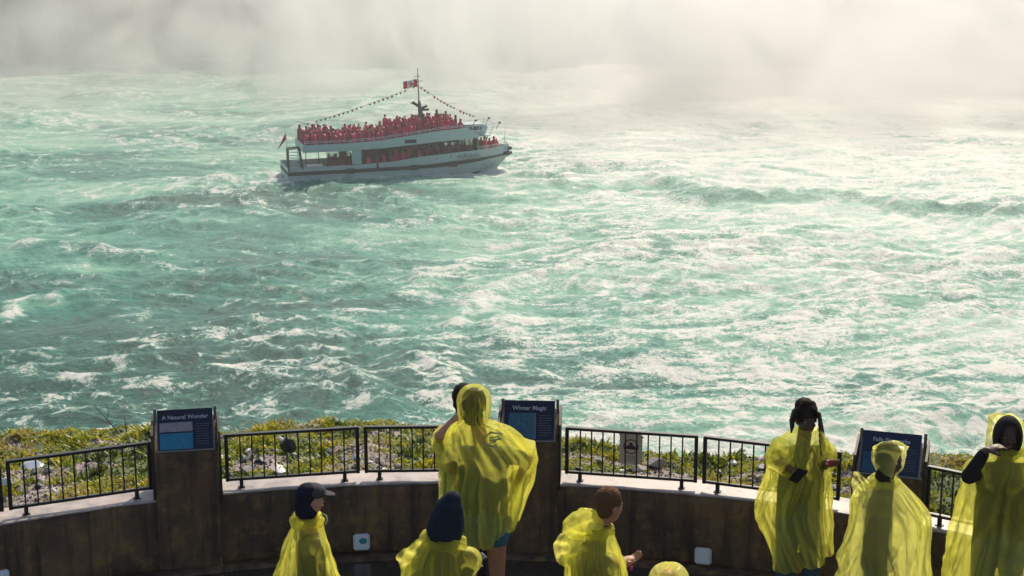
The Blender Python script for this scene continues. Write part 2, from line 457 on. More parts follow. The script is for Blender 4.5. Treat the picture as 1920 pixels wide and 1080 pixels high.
# ------------------------------------------------------------------ the falls and their mist
def build_falls():
    t = NT("falling_water"); v = t.coord('Object', (0.35, 0.35, 0.02))
    n = t.noise(v, 1.0, 6, 0.65); n2 = t.noise(t.coord('Object', (0.05, 0.05, 0.006)), 1.0, 3, 0.5)
    c = t.ramp(t.math('ADD', t.math('MULTIPLY', n, 0.6), t.math('MULTIPLY', n2, 0.5)), [(0.42, (0.10, 0.13, 0.14)), (0.55, (0.45, 0.5, 0.5)), (0.7, (0.8, 0.8, 0.78))])
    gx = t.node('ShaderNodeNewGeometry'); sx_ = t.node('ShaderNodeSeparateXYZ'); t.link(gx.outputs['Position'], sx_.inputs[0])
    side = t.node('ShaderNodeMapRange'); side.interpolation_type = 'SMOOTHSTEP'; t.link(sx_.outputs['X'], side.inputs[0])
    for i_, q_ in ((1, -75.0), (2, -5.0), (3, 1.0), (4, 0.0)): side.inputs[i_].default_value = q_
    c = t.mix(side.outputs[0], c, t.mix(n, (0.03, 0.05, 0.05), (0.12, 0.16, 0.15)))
    t.set(c, 0.6); t.bump(n, 0.8, 1.0)
    cols, rows = 360, 40
    V = []
    for j in range(rows + 1):
        s = j / rows
        for i in range(cols + 1):
            a = -1.25 + 2.5 * i / cols
            R = 190 + 5 * math.sin(a * 9) + 2.5 * math.sin(a * 31 + 1)
            out = 5 * math.sqrt(max(s, 0)) 
            r = R - out
            V.append((30 + r * math.sin(a) * 1.15, 130 + r * math.cos(a), 34 * (1 - s) ** 1.0 - 1.0 * s))
    F = [(j * (cols + 1) + i, j * (cols + 1) + i + 1, (j + 1) * (cols + 1) + i + 1, (j + 1) * (cols + 1) + i) for j in range(rows) for i in range(cols)]
    # back slab gives the cliff its depth
    nb = len(V)
    for i in range(cols + 1):
        a = -1.25 + 2.5 * i / cols
        V.append((30 + 235 * math.sin(a) * 1.15, 130 + 235 * math.cos(a), 34)); V.append((30 + 235 * math.sin(a) * 1.15, 130 + 235 * math.cos(a), -2))
    for i in range(cols):
        F.append((i, nb + 2 * i, nb + 2 * i + 2, i + 1)); F.append((nb + 2 * i, nb + 2 * i + 1, nb + 2 * i + 3, nb + 2 * i + 2))
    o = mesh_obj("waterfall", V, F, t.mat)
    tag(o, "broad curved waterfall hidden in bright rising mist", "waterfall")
build_falls()

def haze_box(name, lo, hi, dens, color, aniso, hetero=None, label=None):
    mb = MB(); c = [(a + b) / 2 for a, b in zip(lo, hi)]
    mb.box((0, 0, 0), [b - a for a, b in zip(lo, hi)])
    m = bpy.data.materials.new(name); m.use_nodes = True
    nt = m.node_tree; nt.nodes.remove(nt.nodes["Principled BSDF"])
    pv = nt.nodes.new('ShaderNodeVolumePrincipled')
    pv.inputs['Color'].default_value = tuple(color) + (1,)
    pv.inputs['Density'].default_value = dens; pv.inputs['Anisotropy'].default_value = aniso
    nt.links.new(pv.outputs[0], nt.nodes["Material Output"].inputs['Volume'])
    if hetero: hetero(nt, pv)
    o = mb.build(name, m); o.location = c
    return tag(o, label, None, None, 'stuff')

def mist_density(nt, pv):
    L = nt.links.new
    tc = nt.nodes.new('ShaderNodeTexCoord'); geo = nt.nodes.new('ShaderNodeNewGeometry')
    sepn = nt.nodes.new('ShaderNodeSeparateXYZ'); L(geo.outputs['Position'], sepn.inputs[0])
    mp = nt.nodes.new('ShaderNodeMapping'); mp.inputs['Scale'].default_value = (0.055, 0.030, 0.045); mp.inputs['Rotation'].default_value = (0, 0.35, 0.2)
    L(geo.outputs['Position'], mp.inputs[0])
    nz = nt.nodes.new('ShaderNodeTexNoise'); nz.inputs['Scale'].default_value = 1.0; nz.inputs['Detail'].default_value = 6; nz.inputs['Roughness'].default_value = 0.58; nz.inputs['Distortion'].default_value = 1.2
    L(mp.outputs[0], nz.inputs['Vector'])
    def mr(src, a, b, c, d):
        m = nt.nodes.new('ShaderNodeMapRange'); m.interpolation_type = 'SMOOTHSTEP'
        for i, q in ((1, a), (2, b), (3, c), (4, d)): m.inputs[i].default_value = q
        L(src, m.inputs[0]); return m.outputs[0]
    def mu(a, b):
        m = nt.nodes.new('ShaderNodeMath'); m.operation = 'MULTIPLY'
        for i, q in ((0, a), (1, b)):
            if isinstance(q, (int, float)): m.inputs[i].default_value = q
            else: L(q, m.inputs[i])
        return m.outputs[0]
    d = mu(mr(sepn.outputs['Y'], 152, 250, 0.0, 1.0), mr(nz.outputs[0], 0.41, 0.61, 0.08, 1.2))
    d = mu(d, mr(sepn.outputs['Z'], 10, 27, 1.0, 0.0))
    d = mu(d, mr(sepn.outputs['X'], -95, 20, 0.40, 1.0))
    L(mu(d, MIST), pv.inputs['Density'])
HAZE, MIST = 0.00042, 0.050
haze_box("haze", (-260, -3, -5.5), (330, 420, 60), HAZE, (1.0, 0.985, 0.95), 0.45, None, "thin pale haze over the whole river")
haze_box("mist", (-150, 150, -4.5), (200, 300, 28), MIST, (0.87, 0.865, 0.85), 0.30, mist_density, "thick bank of spray rising in front of the falls")

# ------------------------------------------------------------------ terrace
def arc(R, a): return Vector((CX + R * math.sin(a), CY + R * math.cos(a), 0))
def ang_of(px, py, z=LEDGE):
    p = P(px, py, z=z); return math.atan2(p.x - CX, p.y - CY)
A0, A1 = -1.35, 1.35

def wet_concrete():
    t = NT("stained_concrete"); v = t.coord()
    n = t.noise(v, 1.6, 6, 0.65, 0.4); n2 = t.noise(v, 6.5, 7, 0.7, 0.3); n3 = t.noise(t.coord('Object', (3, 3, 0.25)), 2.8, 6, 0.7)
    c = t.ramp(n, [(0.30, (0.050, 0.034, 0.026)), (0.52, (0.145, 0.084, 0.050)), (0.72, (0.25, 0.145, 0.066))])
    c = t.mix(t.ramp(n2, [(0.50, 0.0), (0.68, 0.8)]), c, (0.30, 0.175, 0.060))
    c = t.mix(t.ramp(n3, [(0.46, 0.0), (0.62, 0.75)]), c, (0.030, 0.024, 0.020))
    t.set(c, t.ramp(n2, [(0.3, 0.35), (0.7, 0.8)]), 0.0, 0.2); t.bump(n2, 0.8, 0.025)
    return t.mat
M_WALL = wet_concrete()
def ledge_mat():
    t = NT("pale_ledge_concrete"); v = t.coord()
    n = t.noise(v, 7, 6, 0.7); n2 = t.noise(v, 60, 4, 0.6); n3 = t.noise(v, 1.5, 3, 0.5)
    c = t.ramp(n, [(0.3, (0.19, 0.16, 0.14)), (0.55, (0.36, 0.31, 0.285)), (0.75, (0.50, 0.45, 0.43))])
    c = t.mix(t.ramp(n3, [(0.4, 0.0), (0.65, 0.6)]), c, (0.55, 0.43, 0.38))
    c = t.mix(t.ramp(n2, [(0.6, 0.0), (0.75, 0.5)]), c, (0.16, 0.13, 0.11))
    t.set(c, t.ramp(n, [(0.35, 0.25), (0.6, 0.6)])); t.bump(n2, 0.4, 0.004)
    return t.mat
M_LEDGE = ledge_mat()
def floor_mat():
    t = NT("wet_paving"); v = t.coord()
    n = t.noise(v, 1.1, 6, 0.6, 0.5); n2 = t.noise(v, 14, 6, 0.7)
    c = t.mix(n2, (0.018, 0.014, 0.012), (0.055, 0.042, 0.034))
    c = t.mix(t.ramp(n, [(0.45, 0.0), (0.65, 0.6)]), c, (0.06, 0.042, 0.03))
    t.set(c, t.ramp(n, [(0.38, 0.12), (0.60, 0.42)])); t.bump(n2, 0.25, 0.006)
    return t.mat

def build_terrace():
    NA = 120
    # floor: a disc segment reaching back past the camera
    V = [(CX, CY - 8, FLOOR)]; F = []
    for i in range(NA + 1):
        a = -1.57 + 3.14 * i / NA; p = arc(RW + 0.02, a); V.append((p.x, p.y, FLOOR))
    V += [(CX + RW + 0.02, CY - 9, FLOOR), (CX - RW - 0.02, CY - 9, FLOOR)]
    n = len(V) - 1
    F = [(0, i + 1, i) for i in range(1, n)] + [(0, 1, n)]
    fl = mesh_obj("terrace_floor", V, F, floor_mat(), None, False)
    tag(fl, "wet dark paved floor of the viewing terrace", None, None, 'structure')
    # wall: front face, rounded lip, ledge, back face
    prof = [(0.0, FLOOR - 0.05), (0.0, FLOOR + 0.04)]
    for k in range(7): prof.append((0.0 + 0.004 * 0, FLOOR + 0.04 + (LEDGE - 0.015 - FLOOR - 0.04) * (k + 1) / 7))
    prof_l = [(-0.006, LEDGE - 0.016), (-0.006, LEDGE - 0.007), (0.002, LEDGE - 0.001), (0.02, LEDGE), (0.12, LEDGE), (0.22, LEDGE), (0.33, LEDGE), (0.34, LEDGE - 0.01), (0.34, LEDGE - 0.5), (0.02, LEDGE - 0.5)]
    def sweep(prof, closed, a0=A0, a1=A1, NA=260, jit=0.0, seed=5):
        V, F = [], []; m = len(prof)
        for i in range(NA + 1):
            a = a0 + (a1 - a0) * i / NA
            for k, (d, z) in enumerate(prof):
                j = jit * pn(a * 40, k * 1.3, seed) if jit else 0
                p = arc(RW + d + j, a); V.append((p.x, p.y, z + j * 0.7))
        for i in range(NA):
            for k in range(m if closed else m - 1):
                k2 = (k + 1) % m
                F.append((i * m + k, i * m + k2, (i + 1) * m + k2, (i + 1) * m + k))
        if closed: F += [tuple(range(m)), tuple(NA * m + k for k in range(m))[::-1]]
        return V, F
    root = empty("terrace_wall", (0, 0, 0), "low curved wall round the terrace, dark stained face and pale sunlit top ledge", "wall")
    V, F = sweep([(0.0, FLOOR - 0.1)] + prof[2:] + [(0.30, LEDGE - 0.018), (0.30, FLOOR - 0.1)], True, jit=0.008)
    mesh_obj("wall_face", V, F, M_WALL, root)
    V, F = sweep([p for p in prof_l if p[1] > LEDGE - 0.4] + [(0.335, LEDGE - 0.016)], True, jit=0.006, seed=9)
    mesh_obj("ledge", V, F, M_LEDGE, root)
    # kerb strip of floor against the wall
    V, F = sweep([(-0.16, FLOOR - 0.02), (-0.15, FLOOR + 0.022), (0.004, FLOOR + 0.026), (0.004, FLOOR - 0.02)], True, jit=0.003, seed=13)
    mesh_obj("kerb", V, F, M_WALL, root)
build_terrace()

# ------------------------------------------------------------------ bank of grass and rubble beyond the wall
def crest(X):
    return np.interp(X, [-8, -4, -2.6, -1.2, 0.0, 0.8, 1.6, 2.6, 4.5, 8], [2.6, 2.5, 2.1, 2.2, 1.7, 1.35, 1.25, 1.35, 1.6, 2.0]), \
           np.interp(X, [-8, -4.2, -3.2, -2.4, -1.2, 0.0, 0.8, 1.6, 2.6, 3.6, 8], [-0.16, -0.17, -0.21, -0.19, -0.23, -0.24, -0.18, -0.19, -0.10, 0.04, 0.1])
def bank_z(X, Y):
    d = np.sqrt((X - CX) ** 2 + (Y - CY) ** 2) - RW - 0.34
    w, h = crest(X)
    base = LEDGE - 0.10 + (h + 0.02) * ss(0, 1, d / w)
    bumps = 0.07 * fbm(X / 0.7, Y / 0.7, 3, 81) + 0.025 * fbm(X / 0.16, Y / 0.16, 3, 85)
    over = np.clip(d - w, 0, None)
    drop = -(over ** 1.35) * 0.95 + 0.5 * np.clip(over, 0, 6) / 6 * fbm(X / 3, Y / 3, 3, 88) * 2
    return base + bumps * ss(0, 0.25, d) + np.maximum(drop, -26 - base), d, w
def gravel_mask(X, Y):
    """1 where bare rubble shows through the grass"""
    g = fbm(X / 0.55, Y / 0.42, 3, 91)
    m = ss(0.34, 0.60, g)
    for (px, py, rx, ry) in ((45, 900, .42, .5), (20, 930, .5, .4), (630, 850, .16, .3), (668, 850, .2, .5), (715, 850, .17, .4), (695, 840, .2, .5),
                             (1225, 860, .22, .3), (1395, 890, .4, .16), (460, 850, .12, .3), (500, 850, .15, .2), (1205, 890, .3, .14), (1290, 900, .2, .1)):
        q = P(px, py, z=LEDGE - 0.08)
        e = ((X - q.x) / rx) ** 2 + ((Y - q.y) / (ry * 1.4)) ** 2
        m = np.maximum(m, np.exp(-e * e) * (0.8 + 0.6 * g))
    return np.clip(m, 0, 1)
def build_bank():
    na = 700; aa = np.linspace(-1.45, 1.45, na)
    dd = np.concatenate([np.linspace(0, 3.2, 110), np.linspace(3.3, 12, 40), np.linspace(12.8, 40, 25)])
    A, D = np.meshgrid(aa, dd)
    X = CX + (RW + 0.335 + D) * np.sin(A); Y = CY + (RW + 0.335 + D) * np.cos(A)
    Z, d, w = bank_z(X, Y)
    g = gravel_mask(X, Y)
    V = np.stack([X, Y, Z], -1).reshape(-1, 3); ny, nx = X.shape
    idx = np.arange(ny * nx).reshape(ny, nx)
    F = np.stack([idx[:-1, :-1], idx[:-1, 1:], idx[1:, 1:], idx[1:, :-1]], -1).reshape(-1, 4)
    t = NT("bank_soil"); v = t.coord()
    at = t.node('ShaderNodeAttribute', attribute_name="gravel").outputs['Fac']
    n = t.noise(v, 22, 6, 0.7); n2 = t.noise(v, 5, 5, 0.6)
    gr = t.ramp(n, [(0.35, (0.05, 0.038, 0.033)), (0.5, (0.30, 0.235, 0.21)), (0.7, (0.58, 0.49, 0.46))])
    so = t.ramp(n, [(0.3, (0.03, 0.045, 0.01)), (0.55, (0.10, 0.13, 0.02)), (0.75, (0.18, 0.17, 0.03))])
    t.set(t.mix(at, so, gr), 0.75); t.bump(n, 0.9, 0.03)
    o = mesh_obj("river_bank", V, F, t.mat)
    a = o.data.attributes.new("gravel", 'FLOAT', 'POINT'); a.data.foreach_set("value", g.ravel().astype(np.float32))
    tag(o, "grassy rubble bank dropping to the river beyond the wall", None, None, 'structure')
build_bank()

def grass_mats():
    out = []
    for nm, a, b in (("leaf_green", (0.17, 0.22, 0.008), (0.30, 0.34, 0.012)), ("leaf_yellow_green", (0.36, 0.34, 0.010), (0.52, 0.45, 0.02)), ("leaf_straw", (0.34, 0.24, 0.05), (0.48, 0.38, 0.12)), ("leaf_dark", (0.03, 0.055, 0.01), (0.07, 0.10, 0.015))):
        t = NT(nm); n = t.noise(t.coord(), 12, 3, 0.6); t.set(t.mix(n, a, b), 0.5)
        tr = t.node('ShaderNodeBsdfTranslucent'); t.link(t.mix(n, a, b), tr.inputs[0])
        mx = t.node('ShaderNodeMixShader'); mx.inputs[0].default_value = 0.4
        t.link(t.b.outputs[0], mx.inputs[1]); t.link(tr.outputs[0], mx.inputs[2]); t.link(mx.outputs[0], t.out.inputs['Surface'])
        out.append(t.mat)
    return out
M_GRASS = grass_mats()
def build_grass():
    rg = np.random.RandomState(3); n = 150000
    a = rg.uniform(-1.0, 1.0, n); w_ = rg.uniform(0, 3.2, n)
    X = CX + (RW + 0.36 + w_) * np.sin(a); Y = CY + (RW + 0.36 + w_) * np.cos(a)
    Z, d, w = bank_z(X, Y); g = gravel_mask(X, Y)
    dens = np.clip(0.95 - 1.05 * g, 0.03, 1) * (0.45 + 0.75 * ss(-0.3, 0.3, fbm(X / 0.3, Y / 0.3, 2, 95))) * (d < w + 0.9) * ss(0.0, 0.12, d + 0.02)
    keep = rg.rand(n) < dens
    X, Y, Z, d = X[keep], Y[keep], Z[keep], d[keep]; n = len(X)
    th = rg.uniform(0, 2 * np.pi, n); tall = ss(0.0, 0.5, fbm(X / 0.5, Y / 0.5, 2, 97) + 0.25 * ss(-2.0, -3.4, X) + 0.1)
    h = rg.uniform(0.016, 0.042, n) * (0.55 + 1.35 * tall ** 2); wd = rg.uniform(0.012, 0.026, n)
    lean = rg.uniform(0.3, 1.5, n) * h
    dx, dy = np.cos(th), np.sin(th); px_, py_ = -dy, dx
    b0 = np.stack([X - px_ * wd * .4, Y - py_ * wd * .4, Z - 0.005], -1); b1 = np.stack([X + px_ * wd * .4, Y + py_ * wd * .4, Z - 0.005], -1)
    mx, my, mz = X + dx * lean * .4, Y + dy * lean * .4, Z + h * .6
    m0 = np.stack([mx - px_ * wd * .5, my - py_ * wd * .5, mz], -1); m1 = np.stack([mx + px_ * wd * .5, my + py_ * wd * .5, mz], -1)
    tp = np.stack([X + dx * lean, Y + dy * lean, Z + h], -1)
    V = np.stack([b0, b1, m1, m0, tp], 1).reshape(-1, 3)
    i = np.arange(n)[:, None] * 5
    F = [None] * (2 * n)
    F[0::2] = (i + np.array([[0, 1, 2, 3]])).tolist(); F[1::2] = (i + np.array([[3, 2, 4]])).tolist()
    hue = 0.9 * fbm(X / 0.45, Y / 0.45, 3, 99) + 0.9 * fbm(X / 1.1, Y / 1.1, 2, 102) + rg.uniform(-0.45, 0.45, n)
    mi = np.where(hue > 0.95, 2, np.where(hue > 0.10, 1, np.where(hue > -0.42, 0, 3)))
    o = mesh_obj("grass", V, F, M_GRASS, None, False, np.repeat(mi, 2))
    tag(o, "yellow-green grass and weeds covering the bank behind the railings", None, None, 'stuff')
build_grass()

def rock_mesh(name, size, seed, mat, flat=0.6):
    bm = bmesh.new(); bmesh.ops.create_icosphere(bm, subdivisions=3, radius=1.0)
    rg = random.Random(seed); pl = []
    for _ in range(9):
        d = Vector((rg.uniform(-1, 1), rg.uniform(-1, 1), rg.uniform(-1, 1))).normalized(); pl.append((d, rg.uniform(0.45, 0.8)))
    for v in bm.verts:
        for d, k in pl:
            e = v.co.dot(d) - k
            if e > 0: v.co -= d * e
        v.co = Vector((v.co.x * size[0], v.co.y * size[1], v.co.z * size[2] * flat))
    bm.verts.index_update()
    V = [tuple(v.co) for v in bm.verts]; F = [[w.index for w in f.verts] for f in bm.faces]; bm.free()
    return V, F
M_ROCK = simple("pale_rock", (0.36, 0.32, 0.30), 0.75, 0.4, 14, 0, 0.6, 0.02)
M_ROCK_D = simple("dark_rock", (0.030, 0.034, 0.038), 0.5, 0.4, 10, 0, 0.4, 0.01)
M_ROCK_W = simple("white_stone", (0.72, 0.70, 0.68), 0.6, 0.15, 14, 0, 0.3, 0.01)
def put_rock(px, py, size, seed, mat, label, group=None, name="rock", rz=0.0, lift=0.3):
    q = P(px, py, z=LEDGE - 0.05)
    for _ in range(6):
        z = float(bank_z(np.array(q.x), np.array(q.y))[0]); q = P(px, py, z=z + size[2] * 0.3)
    V, F = rock_mesh(name, size, seed, mat)
    o = mesh_obj(name, V, F, mat, None, False)
    o.location = (q.x, q.y, z + size[2] * lift); o.rotation_euler = (0.1, -0.1, rz)
    return tag(o, label, "rock", group)
put_rock(541, 839, (0.085, 0.10, 0.14), 4, M_ROCK_D, "dark wet boulder in the grass behind the second railing from the left", lift=0.5)
put_rock(526, 823, (0.035, 0.03, 0.04), 5, M_ROCK_W, "small white stone at the upper left of the dark boulder")
put_rock(551, 852, (0.032, 0.03, 0.03), 6, M_ROCK_W, "small white stone at the lower right of the dark boulder")
put_rock(168, 853, (0.15, 0.09, 0.06), 7, M_ROCK, "flat pinkish rock slab in the grass behind the leftmost railing", rz=0.2)
put_rock(236, 838, (0.13, 0.07, 0.045), 8, M_ROCK, "thin pale rock slab lying near the left pier", rz=-0.1)
put_rock(238, 845, (0.12, 0.06, 0.04), 9, M_ROCK, "second thin pale slab below the first by the left pier", rz=0.1)
put_rock(264, 857, (0.03, 0.03, 0.035), 10, M_ROCK_W, "small white stone beside the left pier")
put_rock(413, 857, (0.035, 0.03, 0.04), 11, M_ROCK_W, "small white stone at the right side of the left pier")
put_rock(55, 872, (0.13, 0.16, 0.05), 12, simple("grey_slate", (0.33, 0.36, 0.42), 0.35, 0.2, 6), "flat blue-grey slab behind the leftmost railing", rz=0.4)
put_rock(1228, 868, (0.11, 0.08, 0.09), 13, M_ROCK, "pale pink boulder right of the round warning sign")
put_rock(1196, 878, (0.08, 0.07, 0.07), 14, M_ROCK, "pale boulder just below the round warning sign")
put_rock(1395, 845, (0.05, 0.04, 0.05), 15, M_ROCK_W, "white stone on the crest behind the railing right of the warning sign")
put_rock(640, 862, (0.07, 0.06, 0.07), 16, M_ROCK, "grey rock in the bare rubble at the gap between two railings")
put_rock(617, 843, (0.04, 0.04, 0.05), 17, M_ROCK_W, "white stone near the gap between the two left-centre railings")
rr = random.Random(12)
for k in range(60):
    px = rr.choice([rr.uniform(10, 130), rr.uniform(425, 530), rr.uniform(600, 750), rr.uniform(1070, 1310), rr.uniform(1330, 1580)])
    py = rr.uniform(835, 885) if px < 800 else rr.uniform(850, 915) if px < 1320 else rr.uniform(858, 925)
    if px < 150: py = rr.uniform(870, 925)
    s = rr.uniform(0.022, 0.055)
    put_rock(px, py, (s * rr.uniform(.9, 1.5), s * rr.uniform(.8, 1.2), s * 1.1), 30 + k, rr.choice([M_ROCK, M_ROCK, M_ROCK_W, M_ROCK_D]),
             "loose stone scattered in the rubble and grass behind the railings", "loose stones on the bank", "rock", rr.uniform(0, 3))
# gravel
def build_gravel():
    rg = np.random.RandomState(8); n = 26000
    a = rg.uniform(-1.0, 1.0, n); w_ = rg.uniform(0, 2.6, n)
    X = CX + (RW + 0.36 + w_) * np.sin(a); Y = CY + (RW + 0.36 + w_) * np.cos(a)
    Z, d, w = bank_z(X, Y); g = gravel_mask(X, Y)
    keep = rg.rand(n) < np.clip(g, 0.04, 1) * (d < w)
    X, Y, Z = X[keep], Y[keep], Z[keep]; n = len(X)
    oc = np.array([[1, 0, 0], [0, 1, 0], [-1, 0, 0], [0, -1, 0], [0, 0, .7], [0, 0, -.7]], float)
    s = rg.uniform(0.007, 0.02, n)[:, None, None] * (0.7 + 0.6 * rg.rand(n, 6, 1))
    th = rg.uniform(0, 6.28, n); c, q = np.cos(th), np.sin(th)
    R = np.zeros((n, 3, 3)); R[:, 0, 0] = c; R[:, 0, 1] = -q; R[:, 1, 0] = q; R[:, 1, 1] = c; R[:, 2, 2] = 1
    V = (np.einsum('nij,kj->nki', R, oc) * s + np.stack([X, Y, Z + 0.004], -1)[:, None, :]).reshape(-1, 3)
    tri = np.array([[0, 1, 4], [1, 2, 4], [2, 3, 4], [3, 0, 4], [1, 0, 5], [2, 1, 5], [3, 2, 5], [0, 3, 5]])
    F = (np.arange(n)[:, None, None] * 6 + tri).reshape(-1, 3)
    mats = [simple("gravel_pale", (0.46, 0.40, 0.38), 0.7, 0.3, 30), simple("gravel_dark", (0.07, 0.055, 0.05), 0.6, 0.3, 30), simple("gravel_pink", (0.42, 0.30, 0.26), 0.7, 0.3, 30)]
    o = mesh_obj("gravel", V, F, mats, None, False, np.repeat(rg.choice(3, n, p=[.45, .3, .25]), 8))
    tag(o, "loose gravel in the bare patches of the bank", None, None, 'stuff')
build_gravel()

# dry sticks
M_STICK = simple("dry_twig", (0.10, 0.075, 0.05), 0.8, 0.3, 30)
M_STRAW = simple("straw_stem", (0.62, 0.50, 0.28), 0.7, 0.2, 30)
def stick(segs, mat, label, y, cat="twig", r=0.006, name="dry_twig"):
    mb = MB()
    for pts, k in segs:
        pp = [P(px, py, y=y + 0.03 * i) for i, (px, py) in enumerate(pts)]
        mb.tube(pp, [r * k * (1 - 0.6 * i / max(1, len(pp) - 1)) for i in range(len(pp))], 6)
    o = mb.build(name, mat, None, True)
    o0 = P(*segs[0][0][0], y=y); o.data.transform(Matrix.Translation(-o0)); o.location = o0
    tag(o, label, cat)
stick([([(222, 812), (206, 792), (190, 775), (176, 758)], 1), ([(212, 798), (196, 790), (180, 783)], .6), ([(200, 786), (204, 770), (200, 758)], .5)], M_STICK, "bare branching twig leaning left on the grassy crest at left", 13.4)
stick([([(237, 810), (235, 792), (233, 777)], 1), ([(236, 798), (241, 788)], .6)], M_STICK, "short upright bare twig right of the leaning twig", 13.4)
stick([([(131, 905), (108, 876), (86, 850)], 1.1)], M_STRAW, "pale straw stem leaning across the rubble behind the leftmost railing", 12.5, "stem", 0.008, "straw_stem")

# ------------------------------------------------------------------ railings
M_IRON = simple("black_railing_paint", (0.018, 0.016, 0.016), 0.38, 0.3, 20, 0.0, 0.2, 0.002)
def rail_panel(a0, a1, label, zoff=0.0):
    r = RW + 0.105
    p0, p1 = arc(r, a0), arc(r, a1); d = (p1 - p0); L = d.length; d.normalize()
    root = empty("railing_panel", (p0.x, p0.y, LEDGE), label, "railing", "black railing panels along the wall", math.atan2(d.y, d.x))
    zt, zb = 0.445, 0.072
    f = MB()
    f.box((L / 2, 0, zt), (L, 0.045, 0.022), None, 0, 0.003)
    f.box((L / 2, 0, zb), (L - 0.05, 0.028, 0.022), None, 0, 0.003)
    for x in (0.0125, L - 0.0125): f.box((x, 0, (zt + zb) / 2 - 0.008), (0.028, 0.032, zt - zb + 0.012), None, 0, 0.003)
    f.build("frame", M_IRON, root)
    for k in range(10):
        x = 0.03 + (L - 0.06) * (k + 1) / 11
        b = MB(); b.box((x, 0, (zt + zb) / 2), (0.011, 0.011, zt - zb - 0.024))
        b.build("baluster", M_IRON, root)
    for k in (0, 9):
        x = 0.03 + (L - 0.06) * (k + 1) / 11
        b = MB(); b.box((x, 0, zb / 2 - 0.007), (0.03, 0.028, zb - 0.008), None, 0, 0.002); b.box((x, 0, 0.004), (0.055, 0.05, 0.008), None, 0, 0.002)
        b.build("foot", M_IRON, root)
    return root
ZT = LEDGE + 0.44
def aat(px, py):
    """angle on the arc of the rail whose top is seen at the pixel"""
    q = P(px, py, z=ZT); return math.atan2(q.x - CX, q.y - CY)
rails = [((-250, 895), (-9, 858), "black railing panel past the left edge, left of the long left panel"),
    ((2, 856), (276, 820), "black railing panel at far left, left of the left pier"),
    ((417, 808), (672, 797), "black railing panel just right of the left pier with the dark boulder behind"),
    ((682, 796), (925, 795), "black railing panel running behind the couple in the middle"),
    ((1062, 799), (1311, 816), "black railing panel that carries the round warning sign"),
    ((1320, 820), (1582, 846), "black railing panel behind the braided woman"),
    ((1740, 876), (1990, 930), "black railing panel between the right pier and the hooded man at right")]
for a, b, lab in rails: rail_panel(aat(*a), aat(*b), lab)

# round warning sign wired to the railing
def warning_sign():
    r = RW + 0.085; a = aat(1186, 806); p = arc(r, a); tx = Vector((math.cos(a), -math.sin(a), 0)); nz = Vector((-math.sin(a), -math.cos(a), 0)); up = Vector((0, 0, 1))
    c = P(1186, 842, y=p.y); z = c.z
    root = empty("warning_sign", (p.x, p.y, z), "tan warning plate with a dark red ring fixed to the railing", "sign")
    mt = simple("tan_plate", (0.56, 0.45, 0.32), 0.6, 0.25, 18); mr = simple("faded_red", (0.17, 0.025, 0.03), 0.6, 0.25, 25); mk = simple("black_cable_tie", (0.012, 0.012, 0.012), 0.5)
    m = MB(); w, h = 0.092, 0.125
    poly = []
    for sx, sy, a0 in ((1, 1, 0), (-1, 1, 90), (-1, -1, 180), (1, -1, 270)):
        for k in range(5):
            q = math.radians(a0 + 22.5 * k); poly.append((sx * (w - 0.015) + 0.015 * math.cos(q), sy * (h - 0.015) + 0.015 * math.sin(q)))
    m.prism(poly, Vector((0, 0, 0)), tx, up, nz, 0.004); m.build("plate", mt, root)
    ring = MB()
    for k in range(40):
        q0, q1 = 2 * math.pi * k / 40, 2 * math.pi * (k + 1) / 40; o = up * 0.022 + nz * 0.004
        pts = [(0.062 * math.cos(q0), 0.062 * math.sin(q0)), (0.062 * math.cos(q1), 0.062 * math.sin(q1)), (0.053 * math.cos(q1), 0.053 * math.sin(q1)), (0.053 * math.cos(q0), 0.053 * math.sin(q0))]
        ring.prism(pts[::-1], o, tx, up, nz, 0.002)
    ring.build("ring", mr, root)
    fg = MB(); o = up * 0.022 + nz * 0.004
    fg.prism([(-.045, -.020), (.045, -.026), (.036, .004), (.016, .010), (.010, .032), (-.010, .036), (-.018, .012), (-.036, .006)], o, tx, up, nz, 0.002)
    fg.build("pictogram", simple("dark_pictogram", (0.07, 0.012, 0.025), 0.6, 0.3, 30), root)
    wb = MB()
    for k in range(3):
        for j in range(6 - k): wb.box(up * (-0.06 - 0.017 * k) + tx * (-0.05 + 0.02 * j + 0.008 * k) + nz * 0.005, (0.013, 0.0025, 0.006), Matrix((tx, nz, up)).transposed())
    wb.build("small_print", simple("rust_print", (0.30, 0.10, 0.04), 0.7, 0.3, 30), root)
    for sx, sy in ((-0.085, 0.115), (0.088, 0.10), (0.085, -0.10), (-0.09, -0.09)):
        b = MB(); b.tube([tx * sx + up * sy + nz * 0.008, tx * (sx * 1.12) + up * (sy + 0.004) + nz * 0.0, tx * sx + up * sy - nz * 0.03], 0.0045, 6)
        b.build("cable_tie", mk, root)
warning_sign()

